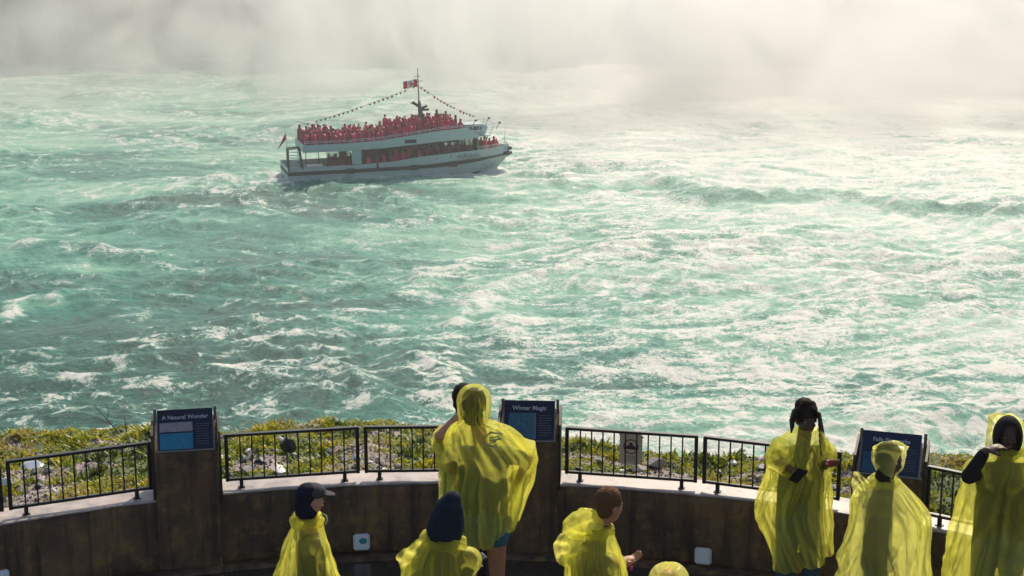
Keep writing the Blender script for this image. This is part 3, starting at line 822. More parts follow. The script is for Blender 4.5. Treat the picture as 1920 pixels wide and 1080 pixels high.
# ------------------------------------------------------------------ piers with slanted information panels
M_PANEL_EDGE = simple("panel_metal_edge", (0.22, 0.20, 0.18), 0.35, 0.15, 20, 0.5)
def info_pier(pxl, pxr, py_front, title, kind, lab_pier, lab_sign):
    pl, pr = P(pxl, py_front, z=FLOOR + 1.0), P(pxr, py_front, z=FLOOR + 1.0)
    a = math.atan2((pl.x + pr.x) / 2 - CX, math.sqrt(max(RW ** 2 - ((pl.x + pr.x) / 2 - CX) ** 2, 1)))
    y = arc(RW, a).y - 0.05
    x0, x1 = P(pxl, py_front, y=y).x, P(pxr, py_front, y=y).x
    zf = P((pxl + pxr) / 2, py_front, y=y).z
    W = (x1 - x0) * 0.97 / math.cos(a * 0.62); c = Vector(((x0 + x1) / 2, y, 0))
    rz = -a * 0.62
    root = empty("pier", (c.x, c.y, FLOOR), lab_pier, "pier", "concrete piers of the terrace wall", rz)
    ax, ay, az = Vector((0, 1, 0)), Vector((0, 0, 1)), Vector((1, 0, 0))
    hf = zf - FLOOR
    m = MB()
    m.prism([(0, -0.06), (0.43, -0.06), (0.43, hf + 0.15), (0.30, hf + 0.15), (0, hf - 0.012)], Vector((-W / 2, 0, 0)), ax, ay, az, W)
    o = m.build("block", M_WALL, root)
    bev = o.modifiers.new("bevel", 'BEVEL'); bev.width = 0.012; bev.segments = 2
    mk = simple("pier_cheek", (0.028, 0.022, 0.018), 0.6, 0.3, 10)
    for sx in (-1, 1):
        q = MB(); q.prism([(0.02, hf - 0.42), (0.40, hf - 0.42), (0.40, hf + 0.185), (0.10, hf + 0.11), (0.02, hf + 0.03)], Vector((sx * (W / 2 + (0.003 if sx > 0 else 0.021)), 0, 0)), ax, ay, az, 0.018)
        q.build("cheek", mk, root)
        q = MB(); q.box((sx * (W / 2 - 0.012), 0.33, hf + 0.185), (0.024, 0.02, 0.15), None, 0, 0.003)
        q.build("support_post", M_PANEL_EDGE, root)
    # the panel: own thing, tilted
    tilt = math.radians(52)
    pw, ph = W * 0.87, 0.35
    s = empty("info_panel", (0, 0, 0), lab_sign, "sign", "information panels on the piers")
    Rz = Matrix.Rotation(rz, 4, 'Z')
    pb = Matrix.Translation(Vector((c.x, c.y, FLOOR + hf))) @ Rz @ Vector((0, 0.005, 0.004)).to_4d()
    s.location = pb.to_3d(); s.rotation_euler = (tilt, 0, rz)
    def rect(x0, x1, y0, y1, z, th, mat, name):
        b = MB(); b.box(((x0 + x1) / 2, (y0 + y1) / 2, z + th / 2), (x1 - x0, y1 - y0, th)); return b.build(name, mat, s)
    fr = MB()
    fr.box((0, ph / 2, -0.010), (pw, ph, 0.018), None, 0, 0.002); fr.build("backing", simple("panel_back", (0.03, 0.03, 0.035), 0.5), s)
    e = 0.008
    for (xa, xb, ya, yb) in ((-pw / 2 - e, pw / 2 + e, -e, 0.004), (-pw / 2 - e, -pw / 2 + 0.003, 0.004, ph * 0.8), (pw / 2 - 0.003, pw / 2 + e, 0.004, ph * 0.8)):
        rect(xa, xb, ya, yb, -0.02, 0.026, M_PANEL_EDGE, "edge_strip")
    nav = simple("panel_navy", (0.014, 0.016, 0.038) if kind != 2 else (0.012, 0.022, 0.060), 0.25, 0.25, 6)
    rect(-pw / 2 + 0.002, pw / 2 - 0.002, 0.006, ph - 0.002, -0.001, 0.003, nav, "printed_face")
    mw = simple("panel_lettering", (0.40, 0.40, 0.44), 0.4, 0.1)
    text_mesh(title, 0.050 if len(title) < 15 else 0.046, mw, Matrix.Translation((0.0, ph * 0.80, 0.0035)), "title", s, 0.0006, True)
    def picture(x0, x1, y0, y1, c0, c1, nm):
        t = NT(nm); v = t.coord(); n = t.noise(v, 22, 6, 0.65, 1.0); t.set(t.mix(t.ramp(n, [(0.35, 0.0), (0.65, 1.0)]), c0, c1), 0.3)
        rect(x0, x1, y0, y1, 0.002, 0.0015, t.mat, "picture")
    if kind == 0:
        picture(-pw * .46, pw * .13, ph * .46, ph * .68, (0.22, 0.16, 0.16), (0.34, 0.30, 0.33), "picture_pink")
        picture(-pw * .46, pw * .13, ph * .04, ph * .42, (0.005, 0.13, 0.24), (0.02, 0.22, 0.32), "picture_blue")
    elif kind == 1:
        picture(-pw * .40, pw * .10, ph * .05, ph * .68, (0.02, 0.07, 0.12), (0.05, 0.15, 0.19), "picture_ice")
        rect(pw * .10, pw * .135, ph * .05, ph * .68, 0.002, 0.0015, simple("picture_margin", (0.14, 0.14, 0.2), 0.3), "picture_margin")
    else:
        picture(-pw * .46, pw * .0, ph * .04, ph * .5, (0.008, 0.03, 0.09), (0.01, 0.09, 0.17), "picture_night")
    tx_ = MB(); rg = random.Random(kind)
    for k in range(9):
        w_ = rg.uniform(0.75, 1.0) * pw * 0.26
        tx_.box((pw * 0.19 + w_ / 2, ph * (0.62 - 0.06 * k), 0.003), (w_, ph * 0.014, 0.001))
    tx_.build("text_lines", simple("panel_small_text", (0.10, 0.10, 0.13), 0.4), s)
    return root
info_pier(289, 409, 846, "A Natural Wonder", 0, "left concrete pier with brown stains", "dark information panel titled A Natural Wonder on the left pier")
info_pier(934, 1048, 828, "Winter Magic", 1, "middle concrete pier beside the couple", "dark information panel titled Winter Magic on the middle pier")
info_pier(1604, 1727, 893, "Falls Fireworks", 2, "right concrete pier behind the hooded person", "navy information panel titled Falls Fireworks on the right pier")

# small square lights low on the wall
def wall_light(px, py, label, disc):
    q = P(px, py, z=FLOOR + 0.13)
    a = math.atan2(q.x - CX, q.y - CY); p = arc(RW - 0.004, a)
    c = P(px, py, y=p.y - 0.02)
    root = empty("wall_light", (p.x, p.y, max(c.z, FLOOR + 0.10)), label, "wall light", "square lights low on the terrace wall", -a)
    m = MB(); m.box((0, -0.02, 0), (0.135, 0.045, 0.135), None, 0, 0.012)
    m.build("housing", simple("white_housing", (0.80, 0.78, 0.80), 0.4, 0.25, 25), root)
    g = MB(); g.box((0, -0.044, 0.0), (0.108, 0.004, 0.108), None, 0, 0.001)
    g.build("lens", simple("frosted_lens", (0.88, 0.87, 0.90), 0.2, 0.12, 40), root)
    if disc:
        d = MB(); n = 24
        d.prism([(0.032 * math.cos(6.2832 * k / n), 0.026 * math.sin(6.2832 * k / n)) for k in range(n)], Vector((0.012, -0.0465, 0.018)), Vector((1, 0, 0)), Vector((0, 0, 1)), Vector((0, -1, 0)), 0.002)
        d.build("disc", simple("teal_disc", (0.05, 0.30, 0.28), 0.4, 0.2, 30), root)
wall_light(678, 1016, "white square wall light with a teal disc, near the capped child", True)
wall_light(1313, 1047, "plain white square wall light right of the short-haired boy", False)
wall_light(-6, 1086, "white square wall light at the bottom left corner", False)
# ------------------------------------------------------------------ tour boat
M_HULL = simple("boat_white_paint", (0.36, 0.46, 0.45), 0.35, 0.14, 1.2)
M_HULLD = simple("boat_dark_band", (0.014, 0.028, 0.038), 0.6, 0.3, 2)
M_BOOT = simple("boat_boot_paint", (0.02, 0.035, 0.045), 0.5, 0.2, 2)
M_DECK = simple("boat_deck", (0.16, 0.17, 0.17), 0.7, 0.2, 3)
M_INT = simple("boat_interior_panel", (0.10, 0.11, 0.11), 0.7, 0.2, 2)
M_RAILW = simple("boat_rail_white", (0.62, 0.64, 0.64), 0.4, 0.1, 5)
M_DARKM = simple("boat_dark_metal", (0.03, 0.035, 0.035), 0.5, 0.2, 5)
M_GLASS = NT("boat_tinted_glass")
M_GLASS.set((0.03, 0.045, 0.05), 0.08)
_tr = M_GLASS.node('ShaderNodeBsdfTransparent'); _tr.inputs[0].default_value = (0.75, 0.8, 0.8, 1)
_mx = M_GLASS.node('ShaderNodeMixShader'); _mx.inputs[0].default_value = 0.9
M_GLASS.link(M_GLASS.b.outputs[0], _mx.inputs[1]); M_GLASS.link(_tr.outputs[0], _mx.inputs[2]); M_GLASS.link(_mx.outputs[0], M_GLASS.out.inputs['Surface'])
M_GLASS = M_GLASS.mat
M_FLAGR = simple("flag_red", (0.72, 0.02, 0.04), 0.7, 0.1, 5)
M_FLAGW = simple("flag_white", (0.82, 0.80, 0.78), 0.7, 0.05, 5)

BS = P(541, 344, z=0) - Vector((0, 0, 0.22))       # stern corner and bow foot of the near side on the water
BYAW = math.radians(15.5)
BEAM, BL = 6.0, 24.4
b_ax, b_ay = Vector((math.cos(BYAW), math.sin(BYAW), 0)), Vector((-math.sin(BYAW), math.cos(BYAW), 0))
BSC, TRIM = 0.955, math.radians(0.6)
B0 = BS + b_ay * BEAM * BSC / 2                          # centre of the stern at the water
BM = Matrix.Translation(B0) @ Matrix.Rotation(BYAW, 4, 'Z') @ Matrix.Rotation(-TRIM, 4, 'Y') @ Matrix.Scale(BSC, 4)
def BW(x, y, z): return BM @ Vector((x, y, z))

boat = empty("tour_boat", B0, "white double deck tour boat crowded with red ponchos on the river", "boat", None, BYAW)
boat.rotation_euler = (0, -TRIM, BYAW); boat.scale = (BSC,) * 3

def sheer(x):                                      # height of the lower bulwark top
    return float(np.interp(x, [0, 2, 8, 11, 14, 18, 22, 24.4], [1.82, 1.80, 1.82, 1.95, 2.32, 2.55, 2.66, 2.76]))
def half(x, k=1.0):                                # half beam at deck level
    t = np.clip((x - 13.5) / 10.9, 0, 1)
    return BEAM / 2 * (1 - float(t) ** 2.6) * k + 0.02
def halfw(x):                                      # half beam at the waterline
    t = np.clip((x - 11.5) / 11.0, 0, 1)
    return BEAM / 2 * 0.97 * (1 - float(t) ** 2.0) + 0.01
def bandz(x): return float(np.interp(x, [0, 10, 16, 20, 24.4], [0.98, 1.0, 1.05, 1.25, 1.72]))
xs = [0, .6, 1.5, 3, 5, 7, 9, 11, 12.5, 14, 15.5, 17, 18.2, 19.4, 20.4, 21.3, 22.1, 22.8, 23.4, 23.9, 24.2, 24.4]
def hull():
    V, F, Mi = [], [], []
    def levels(x):
        s = sheer(x); b = bandz(x)
        return [(-0.7, 0.86), (max(0.06, 0.28 - 0.010 * x), None), (max(0.10, 0.32 - 0.010 * x), None), (b - 0.02, None), (b, 'b'), (b + 0.36, 'b'), (b + 0.38, None), (s, 'top'), (s, 'in'), (s - 0.85, 'in')]
    for x in xs:
        s = sheer(x)
        for z, k in levels(x):
            f = max(0, min(1, (z - 0.1) / (s - 0.1)))
            w = halfw(x) * (1 - f) + half(x) * f
            if z < 0: w = halfw(x) * 0.86
            if k == 'b': w += 0.09
            if k == 'in': w = max(0.0, half(x) - 0.08)
            xx = x if z > 0.5 else x - max(0, (x - 20) * 0.35) * (1 - f)
            V.append((xx, -w, z))
    n = len(xs); L = 10
    for x in range(n * L):
        a = V[x]; V.append((a[0], -a[1], a[2]))
    mats = [2, 2, 0, 0, 1, 1, 0, 0, 0]
    for i in range(n - 1):
        for k in range(L - 1):
            a, b, c, d = i * L + k, (i + 1) * L + k, (i + 1) * L + k + 1, i * L + k + 1
            F.append((a, b, c, d)); Mi.append(mats[k])
            o = n * L
            F.append((o + d, o + c, o + b, o + a)); Mi.append(mats[k])
    o = n * L                                       # transom and stem
    for k in range(L - 3):
        F.append((k, k + 1, o + k + 1, o + k)); Mi.append(mats[k])
        q = (n - 1) * L
        F.append((q + k + 1, q + k, o + q + k, o + q + k + 1)); Mi.append(mats[k])
    return mesh_obj("hull", V, F, [M_HULL, M_HULLD, M_BOOT], boat, False, Mi)
hull()
def deck(name, z, x0, x1, inset, th=0.08, mat=None, zf=None):
    px_ = [x for x in xs if x0 < x < x1]; px_ = [x0] + px_ + [x1]
    V, F = [], []
    for x in px_:
        w = max(0.05, half(x) - inset); zz = zf(x) if zf else z
        V += [(x, -w, zz), (x, w, zz), (x, w, zz - th), (x, -w, zz - th)]
    for i in range(len(px_) - 1):
        a = i * 4; b = a + 4
        for k in range(4): F.append((a + k, b + k, b + (k + 1) % 4, a + (k + 1) % 4))
    F += [(0, 3, 2, 1)[::-1], tuple(len(V) - 4 + k for k in range(4))]
    return mesh_obj(name, V, F, mat or M_DECK, boat, False)
LD = lambda x: sheer(x) - 0.92
deck("lower_deck", 0, 0.1, 24.1, 0.12, 0.06, M_DECK, LD)
UD0, UD1 = 1.7, 20.6
def udz(x): return float(np.interp(x, [0, 6, 10, 13, 16, 20.6], [3.32, 3.30, 3.42, 3.62, 3.82, 3.98]))   # underside of the upper deck band
def udt(x): return float(np.interp(x, [0, 6, 10, 13, 16, 20.6], [4.12, 4.08, 4.25, 4.62, 4.95, 5.15]))   # top of the band
deck("upper_deck", 0, UD0, UD1 - 1.2, 0.1, 0.1, M_DECK, lambda x: udz(x) + 0.12)
def band():
    V, F = [], []
    px_ = list(np.linspace(UD0, UD1, 26))
    for x in px_:
        w = half(x) + 0.06; t = max(0, (x - (UD1 - 1.6)) / 1.6)
        zt = udt(x) - 1.0 * t                     # the band slopes down into the wing at the front
        V += [(x, -w, udz(x)), (x, -w - 0.03, (udz(x) + zt) / 2), (x, -w, zt), (x, -w + 0.07, zt), (x, -w + 0.07, udz(x))]
    n = len(px_)
    for i in range(n * 5): a = V[i]; V.append((a[0], -a[1], a[2]))
    o = n * 5
    for i in range(n - 1):
        for k in range(5):
            a, b, c, d = i * 5 + k, (i + 1) * 5 + k, (i + 1) * 5 + (k + 1) % 5, i * 5 + (k + 1) % 5
            F += [(a, b, c, d), (o + d, o + c, o + b, o + a)]
    F += [(0, 4, 3, 2, 1), (o, o + 1, o + 2, o + 3, o + 4)]
    e = (n - 1) * 5; F += [tuple(e + k for k in range(5)), tuple(o + e + k for k in range(5))[::-1]]
    # stern closing board of the upper deck
    mb = MB(); mb.add(V, F); mb.box((UD0, 0, (udz(UD0) + udt(UD0)) / 2), (0.07, BEAM + 0.1, udt(UD0) - udz(UD0)))
    mb.build("upper_bulwark", M_HULL, boat)
band()
# lower deck: cabin core, panels, windows, posts
m = MB(); m.box((12.3, 0.6, 2.15), (9.5, 2.2, 2.35)); m.build("cabin", M_INT, boat)
for x0, x1 in ((6.7, 7.7),): m = MB(); m.box(((x0 + x1) / 2, -BEAM / 2 + 0.12, 2.6), (x1 - x0, 0.08, 1.46)); m.build("side_panel", M_HULL, boat)
m = MB(); m.box((6.3, 0.4, 2.6), (0.08, BEAM - 1.5, 1.4)); m.build("bulkhead", M_INT, boat)
m = MB(); m.box((3.0, -1.2, 1.35), (1.9, 1.6, 0.75), None, 0, 0.08); m.build("engine_locker", M_RAILW, boat)
for x0, x1 in ((4.2, 6.65), (7.75, 10.7)):
    m = MB(); m.box(((x0 + x1) / 2, -BEAM / 2 + 0.16, 2.62), (x1 - x0, 0.03, 1.38)); m.build("window", M_GLASS, boat)
def glass_side():
    for s in (-1, 1):
        xx = list(np.linspace(14.2, 20.4, 7))
        for x0, x1 in zip(xx[:-1], xx[1:]):
            V = []
            for x in (x0 + 0.01, x1 - 0.01):
                w = half(x) - 0.03; V += [(x, s * w, sheer(x) - 0.02), (x, s * w, udz(x) + 0.02), (x, s * (w - 0.03), udz(x) + 0.02), (x, s * (w - 0.03), sheer(x) - 0.02)]
            F = [(0, 4, 5, 1), (1, 5, 6, 2), (2, 6, 7, 3), (3, 7, 4, 0), (0, 1, 2, 3), (7, 6, 5, 4)]
            mesh_obj("window", V, F, M_GLASS, boat, False)
glass_side()
for s in (-1, 1):
    for x in (1.9, 4.1, 6.3, 7.8, 9.3, 10.8, 12.0, 13.1, 14.2, 15.7, 17.3, 18.9, 20.45):
        w = half(x) - 0.10; m = MB(); m.box((x, s * w, (sheer(x) - 0.5 + udz(x) + 0.1) / 2), (0.07, 0.07, udz(x) - sheer(x) + 0.6)); m.build("post", M_HULL if x in (20.45,) else M_DARKM, boat)
# window strip across the front under the upper deck
m = MB(); m.box((20.42, 0, 3.3), (0.05, half(20.4) * 2 - 0.2, 1.1)); m.build("windscreen", M_GLASS, boat)
# wheelhouse with wing rails and lamps in front of the upper deck
m = MB()
m.prism([(19.2, 4.1), (21.4, 4.1), (21.75, 4.9), (21.3, 5.25), (19.2, 5.25)], Vector((0, -1.25, 0)), Vector((1, 0, 0)), Vector((0, 0, 1)), Vector((0, 1, 0)), 2.5)
m.box((20.9, 0, 4.05), (1.7, 3.9, 0.10))
wh = m.build("wheelhouse", M_HULL, boat)
m = MB(); m.box((20.4, -1.27, 4.85), (1.3, 0.03, 0.42)); m.box((21.62, 0, 4.66), (0.05, 2.2, 0.5), Matrix.Rotation(math.radians(24), 3, 'Y')); m.build("window", M_GLASS, wh)
m = MB()
for s in (-1, 1):
    for k, x in enumerate((19.6, 20.3, 21.0, 21.7)):
        m.bar((x, s * 1.9, 4.05), (x + 0.25 + .12 * k, s * 2.15, 5.15 + 0.1 * k), 0.055)
    m.bar((19.7, s * 2.1, 5.15), (22.3, s * 2.15, 5.4), 0.05); m.bar((19.7, s * 2.0, 4.6), (22.1, s * 2.05, 4.75), 0.04)
m.bar((22.3, -2.15, 5.4), (22.3, 2.15, 5.4), 0.05)
m.build("wing_rail", M_RAILW, boat)
for x, y, z in ((22.75, -2.2, 5.45), (21.6, -2.1, 5.95), (20.2, -1.9, 5.75)):
    m = MB(); m.bar((x - 0.35, y, z - 0.65), (x, y, z), 0.05); m.box((x + 0.05, y, z), (0.22, 0.2, 0.2), None, 0, 0.03); m.build("searchlight", M_DARKM, boat)
# rails round upper deck and bow
def rail_run(name, fx, x0, x1, zf, h, mat=M_RAILW, step=1.2):
    n = max(2, int((x1 - x0) / step))
    for s in (-1, 1):
        m = MB()
        pts = [(x0 + (x1 - x0) * i / n) for i in range(n + 1)]
        for a, b in zip(pts[:-1], pts[1:]):
            for q in (1.0, 0.55):
                m.bar((a, s * fx(a), zf(a) + h * q), (b, s * fx(b), zf(b) + h * q), 0.035)
        for a in pts: m.bar((a, s * fx(a), zf(a)), (a, s * fx(a), zf(a) + h), 0.035)
        m.build(name, mat, boat)
rail_run("upper_rail", lambda x: half(x) + 0.02, UD0 + 0.1, UD1 - 2.0, udt, 0.34)
rail_run("bow_rail", lambda x: max(0.02, half(x) - 0.08), 20.6, 24.2, sheer, 0.32, M_RAILW, 0.8)
m = MB(); m.bar((23.9, 0, 2.7), (24.0, 0, 4.6), 0.05); m.build("jackstaff", M_RAILW, boat)
m = MB(); m.box((24.45, 0, 2.35), (0.5, 0.5, 0.35), None, 0, 0.08); m.bar((24.6, -0.2, 1.9), (24.0, -0.6, 1.75), 0.25); m.build("bow_fender", M_DARKM, boat)
# stern gate with its dark ladder
m = MB()
for y in (-3.0, -2.0):
    m.bar((0.1, y, 1.4), (0.1, y, 3.75), 0.14)
    m.bar((0.1, y, 3.75), (1.3, y, 3.85), 0.12); m.bar((1.3, y, 3.85), (1.55, y, 1.6), 0.12)
for k in range(6): m.bar((0.1, -3.0, 1.75 + 0.36 * k), (0.1, -2.0, 1.75 + 0.36 * k), 0.05); m.bar((1.45, -3.0, 1.75 + 0.36 * k), (1.45, -2.0, 1.75 + 0.36 * k), 0.05)
m.build("boarding_ladder", M_DARKM, boat)
m = MB()
for k in range(6): m.box((0.75, -2.9, 1.9 + 0.30 * k), (0.9, 0.07, 0.09))
m.build("stern_grille", M_RAILW, boat)
for x, y in ((6.5, 0), (13.2, 0), (17.5, 0)):
    m = MB(); m.box((x, -BEAM / 2 - 0.14 + (0.02 if x < 14 else 0.42), bandz(x) + 0.20), (0.9, 0.2, 0.55), None, 0, 0.05); m.build("fender_block", M_DARKM, boat)
m = MB(); m.box((12.9, -BEAM / 2 - 0.06, 4.0), (1.3, 0.10, 0.42), None, 0, 0.02); m.build("side_hatch", M_HULLD, boat)
# faint name on the bow: plain letters in grey
nm = text_mesh("NIAGARA", 0.62, simple("boat_lettering", (0.16, 0.22, 0.24), 0.5), Matrix.Identity(4), "hull_lettering", boat, 0.01, True)
_x = 19.3
_sl = math.atan2(half(20.8) - half(17.8), 3.0)
_M = Matrix.Translation((_x, -(halfw(_x) * 0.12 + half(_x) * 0.88) - 0.16, 2.02)) @ Matrix.Rotation(-_sl, 4, 'Z') @ Matrix.Rotation(math.radians(84), 4, 'X')
nm.data.transform(_M)
# mast with its yard, horns, radar
mx_, mz = 14.6, udz(14.6) + 0.12
m = MB()
m.tube([(mx_ + 0.25, 0, mz), (mx_ + 0.05, 0, mz + 3.2), (mx_ - 0.05, 0, mz + 4.0)], [0.34, 0.24, 0.13], 10)
m.tube([(mx_ - 0.05, 0, mz + 4.0), (mx_ - 0.12, 0, 11.3)], [0.075, 0.035], 8)
m.bar((mx_ - 0.1, -0.6, 9.3), (mx_ - 0.1, 0.6, 9.3), 0.05); m.bar((mx_ - 0.5, 0, 10.4), (mx_ + 0.2, 0, 10.45), 0.05); m.bar((mx_ - 0.4, 0, 9.9), (mx_ + 0.35, 0, 9.95), 0.06)
mast = m.build("mast", simple("mast_grey", (0.10, 0.11, 0.10), 0.5, 0.2, 4), boat)
m = MB(); m.bar((mx_ - 0.75, -0.3, 7.75), (mx_ - 0.1, 0, 7.25), 0.22); m.bar((mx_ + 0.1, 0, 7.0), (mx_ + 0.85, 0.3, 7.25), 0.2); m.box((mx_ + 0.6, -0.1, 6.9), (0.8, 0.3, 0.22), None, 0, 0.05); m.box((mx_ - 0.6, 0, 7.6), (0.45, 1.0, 0.16), None, 0, 0.04)
m.build("radar_and_horns", M_DARKM, mast)
# flags
def flag(parts, origin, u, v, name, label):
    root = empty(name, origin, label, "flag")
    return root
fo = BW(mx_ - 0.12, 0, 10.1)
fl = empty("flag", fo, "red and white maple leaf flag streaming left from the boat's mast", "flag", None, BYAW); fl.scale = (0.80,) * 3
leaf = [(0, .48), (.09, .30), (.20, .36), (.15, .12), (.30, .24), (.33, .16), (.48, .18), (.43, .04), (.48, -.02), (.22, -.22), (.25, -.32), (.03, -.28), (.03, -.48)]
leaf = leaf + [(-x, y) for x, y in leaf[::-1]][0:-1]
def cloth_panel(x0, x1, mat, nm):
    V, F = [], []; n = 8
    for i in range(n + 1):
        x = x0 + (x1 - x0) * i / n; yy = 0.10 * math.sin(x * 4.2); dz = -0.10 * (x / 2.0) ** 2 * 2 + 0.05 * math.sin(x * 3)
        for z in (0.0, -0.95): V += [(-x, yy - 0.008, z + dz), (-x, yy + 0.008, z + dz)]
    for i in range(n):
        a = i * 4; b = a + 4
        F += [(a, b, b + 2, a + 2), (a + 3, b + 3, b + 1, a + 1), (a, a + 1, b + 1, b), (a + 2, b + 2, b + 3, a + 3)]
    F += [(0, 2, 3, 1), (n * 4, n * 4 + 1, n * 4 + 3, n * 4 + 2)]
    return mesh_obj(nm, V, F, mat, fl)
cloth_panel(0.05, 0.52, M_FLAGR, "red_bar"); cloth_panel(0.522, 1.38, M_FLAGW, "white_field"); cloth_panel(1.382, 1.85, M_FLAGR, "red_bar")
m = MB()
V = []; cx = 0.95
for s in (-0.10, 0.10):
    for x, z in leaf:
        xx = cx + x * 0.80; V.append((-xx, 0.10 * math.sin(xx * 4.2) + (-0.014 if s < 0 else 0.014), -0.5 + z * 0.86 - 0.06))
n = len(leaf); F = [tuple(range(n)), tuple(range(n, 2 * n))[::-1]] + [(i, (i + 1) % n, (i + 1) % n + n, i + n) for i in range(n)]
mesh_obj("leaf_emblem", V, F, M_FLAGR, fl, False)
st = empty("flag", BW(0.3, -1.2, 3.3), "small red ensign drooping from the staff at the boat's stern", "flag", None, BYAW)
m = MB(); m.bar((0.05, 0, -1.2), (-0.15, 0, 1.95), 0.05); m.build("staff", M_RAILW, st)
V = []
for i in range(6):
    x = -0.15 - 0.18 * i; y = 0.1 * math.sin(i * 1.4)
    for z in (1.85 - 0.34 * i, 1.15 - 0.20 * i): V += [(x, y - 0.008, z), (x, y + 0.008, z)]
F = [(0, 2, 3, 1), (20, 21, 23, 22)]
for i in range(5):
    a = i * 4; b = a + 4; F += [(a, b, b + 2, a + 2), (a + 3, b + 3, b + 1, a + 1), (a, a + 1, b + 1, b), (a + 2, b + 2, b + 3, a + 3)]
mesh_obj("cloth", V, F, simple("ensign_red", (0.62, 0.03, 0.02), 0.7), st)
# bunting: one line each way from the mast
M_LINE = simple("bunting_line", (0.12, 0.12, 0.11), 0.8)
bcols = [simple("pennant_dark", (0.10, 0.09, 0.07), 0.7), M_FLAGR, simple("pennant_tan", (0.40, 0.20, 0.14), 0.7)]
def bunting(a, b, sag, label, n, cols):
    a, b = Vector(a), Vector(b)
    root = empty("bunting", BW(*a), label, "bunting", None, BYAW); root.rotation_euler = (0, -TRIM, BYAW); root.scale = (BSC,) * 3
    pts = []
    for i in range(n + 1):
        t = i / n; p = a.lerp(b, t); p.z -= sag * 4 * t * (1 - t); pts.append(p - a)
    m = MB(); m.tube(pts, 0.014, 5); m.build("line", M_LINE, root)
    rg = random.Random(n)
    for i in range(1, n):
        if rg.random() < 0.15: continue
        p = pts[i]; w = 0.15; h = rg.uniform(0.16, 0.30); tw = rg.uniform(-0.5, 0.5)
        ax = Vector((math.cos(tw), math.sin(tw), 0))
        q = MB(); q.prism([(-w, 0), (w, 0), (0.03, -h), (-0.03, -h)], p, ax, Vector((0, 0, 1)), Vector((-ax.y, ax.x, 0)), 0.012)
        q.build("pennant", cols[rg.randrange(len(cols))], root)
bunting((mx_ - 0.1, 0, 9.55), (2.0, -1.0, 6.0), 0.25, "line of small dark pennants from mast down to boat's stern", 26, [bcols[0], bcols[0], bcols[1], bcols[2]])
bunting((mx_ - 0.1, 0, 9.55), (20.8, 0, 5.9), 0.35, "line of small red pennants from mast down to boat's bow", 18, [bcols[1], bcols[1], bcols[2]])

# passengers
M_RED = []
for i, c in enumerate(((0.60, 0.002, 0.10), (0.45, 0.002, 0.075), (0.72, 0.004, 0.14), (0.30, 0.004, 0.045))):
    t = NT("red_poncho_%s" % "abcd"[i]); n_ = t.noise(t.coord(), 4, 4, 0.6)
    cc = t.mix(n_, tuple(x * 0.7 for x in c), tuple(min(1, x * 1.25) for x in c)); t.set(cc, 0.35)
    tr = t.node('ShaderNodeBsdfTranslucent'); t.link(cc, tr.inputs[0]); mx2 = t.node('ShaderNodeMixShader'); mx2.inputs[0].default_value = 0.25
    t.link(t.b.outputs[0], mx2.inputs[1]); t.link(tr.outputs[0], mx2.inputs[2]); t.link(mx2.outputs[0], t.out.inputs['Surface'])
    M_RED.append(t.mat)
M_FACE = [simple("small_face_%s" % "abc"[i], c, 0.6) for i, c in enumerate(((0.45, 0.26, 0.18), (0.25, 0.13, 0.08), (0.50, 0.33, 0.25)))]
M_LEGS = simple("dark_trousers", (0.03, 0.035, 0.05), 0.8)
M_HAIRD = simple("dark_hair", (0.016, 0.011, 0.008), 0.8, 0.3, 20, 0, 0, 0.005, 0.15)
def small_person(seed):
    rg = random.Random(seed); n = 14
    hood = rg.random() < 0.75
    rings = [(0.42, .30, .24), (0.62, .29, .23), (0.95, .27, .20), (1.15, .27, .18), (1.32, .25, .15), (1.42, .17, .12), (1.47, .085, .085)]
    if hood: rings += [(1.52, .105, .12), (1.62, .12, .135), (1.70, .105, .12), (1.76, .05, .07)]
    V, F, Mi = [], [], []
    arm = rg.choice([0, 0, 1, 2])
    for z, rx, ry in rings:
        for j in range(n):
            q = 2 * math.pi * j / n
            k = 1 + (0.10 * math.sin(q * 4 + seed) + 0.05 * math.sin(q * 7 + z * 5)) * (1 if z < 1.3 else 0.2)
            V.append((rx * math.cos(q) * k, ry * math.sin(q) * k, z + 0.03 * math.sin(q * 3 + seed) * (z < 0.5)))
    R = len(rings)
    for i in range(R - 1):
        for j in range(n):
            z = rings[i][0]
            if hood and 1.5 < z < 1.7 and 2 * math.pi * j / n > 4.1 and 2 * math.pi * j / n < 5.2: continue
            F.append((i * n + j, i * n + (j + 1) % n, (i + 1) * n + (j + 1) % n, (i + 1) * n + j)); Mi.append(0)
    F.append(tuple((R - 1) * n + j for j in range(n))); Mi.append(0)
    mb = MB(); mb.v, mb.f, mb.m = V, F, Mi
    v, f = ellipsoid((0, -0.01, 1.60), (0.085, 0.10, 0.12), None, 10); mb.add(v, f, 1)
    if not hood:
        v, f = ellipsoid((0, 0.02, 1.64), (0.10, 0.105, 0.105), None, 10); mb.add(v, f, 3)
    for s in (-1, 1): mb.cap((s * 0.09, 0, 0.08), (s * 0.09, 0, 0.6), 0.07, 0.09, 8, 2); mb.cap((s * 0.09, 0, 0.05), (s * 0.09, -0.14, 0.045), 0.05, 0.045, 8, 2)
    if arm:
        s = 1 if arm == 1 else -1; e = Vector((s * 0.38, -0.18, 1.22)); h = Vector((s * 0.22, -0.32, 1.62))
        mb.cap((s * 0.2, 0, 1.36), e, 0.09, 0.09, 8, 0); mb.cap(e, h, 0.09, 0.06, 8, 0); mb.cap(h, h + Vector((0, -0.02, 0.09)), 0.04, 0.035, 8, 1)
    return mb
variants = []
for i in range(8):
    mb = small_person(i); o = mb.build("person", [M_RED[i % 4], M_FACE[i % 3], M_LEGS, M_HAIRD], None, True)
    variants.append(o)
first = [True] * 8
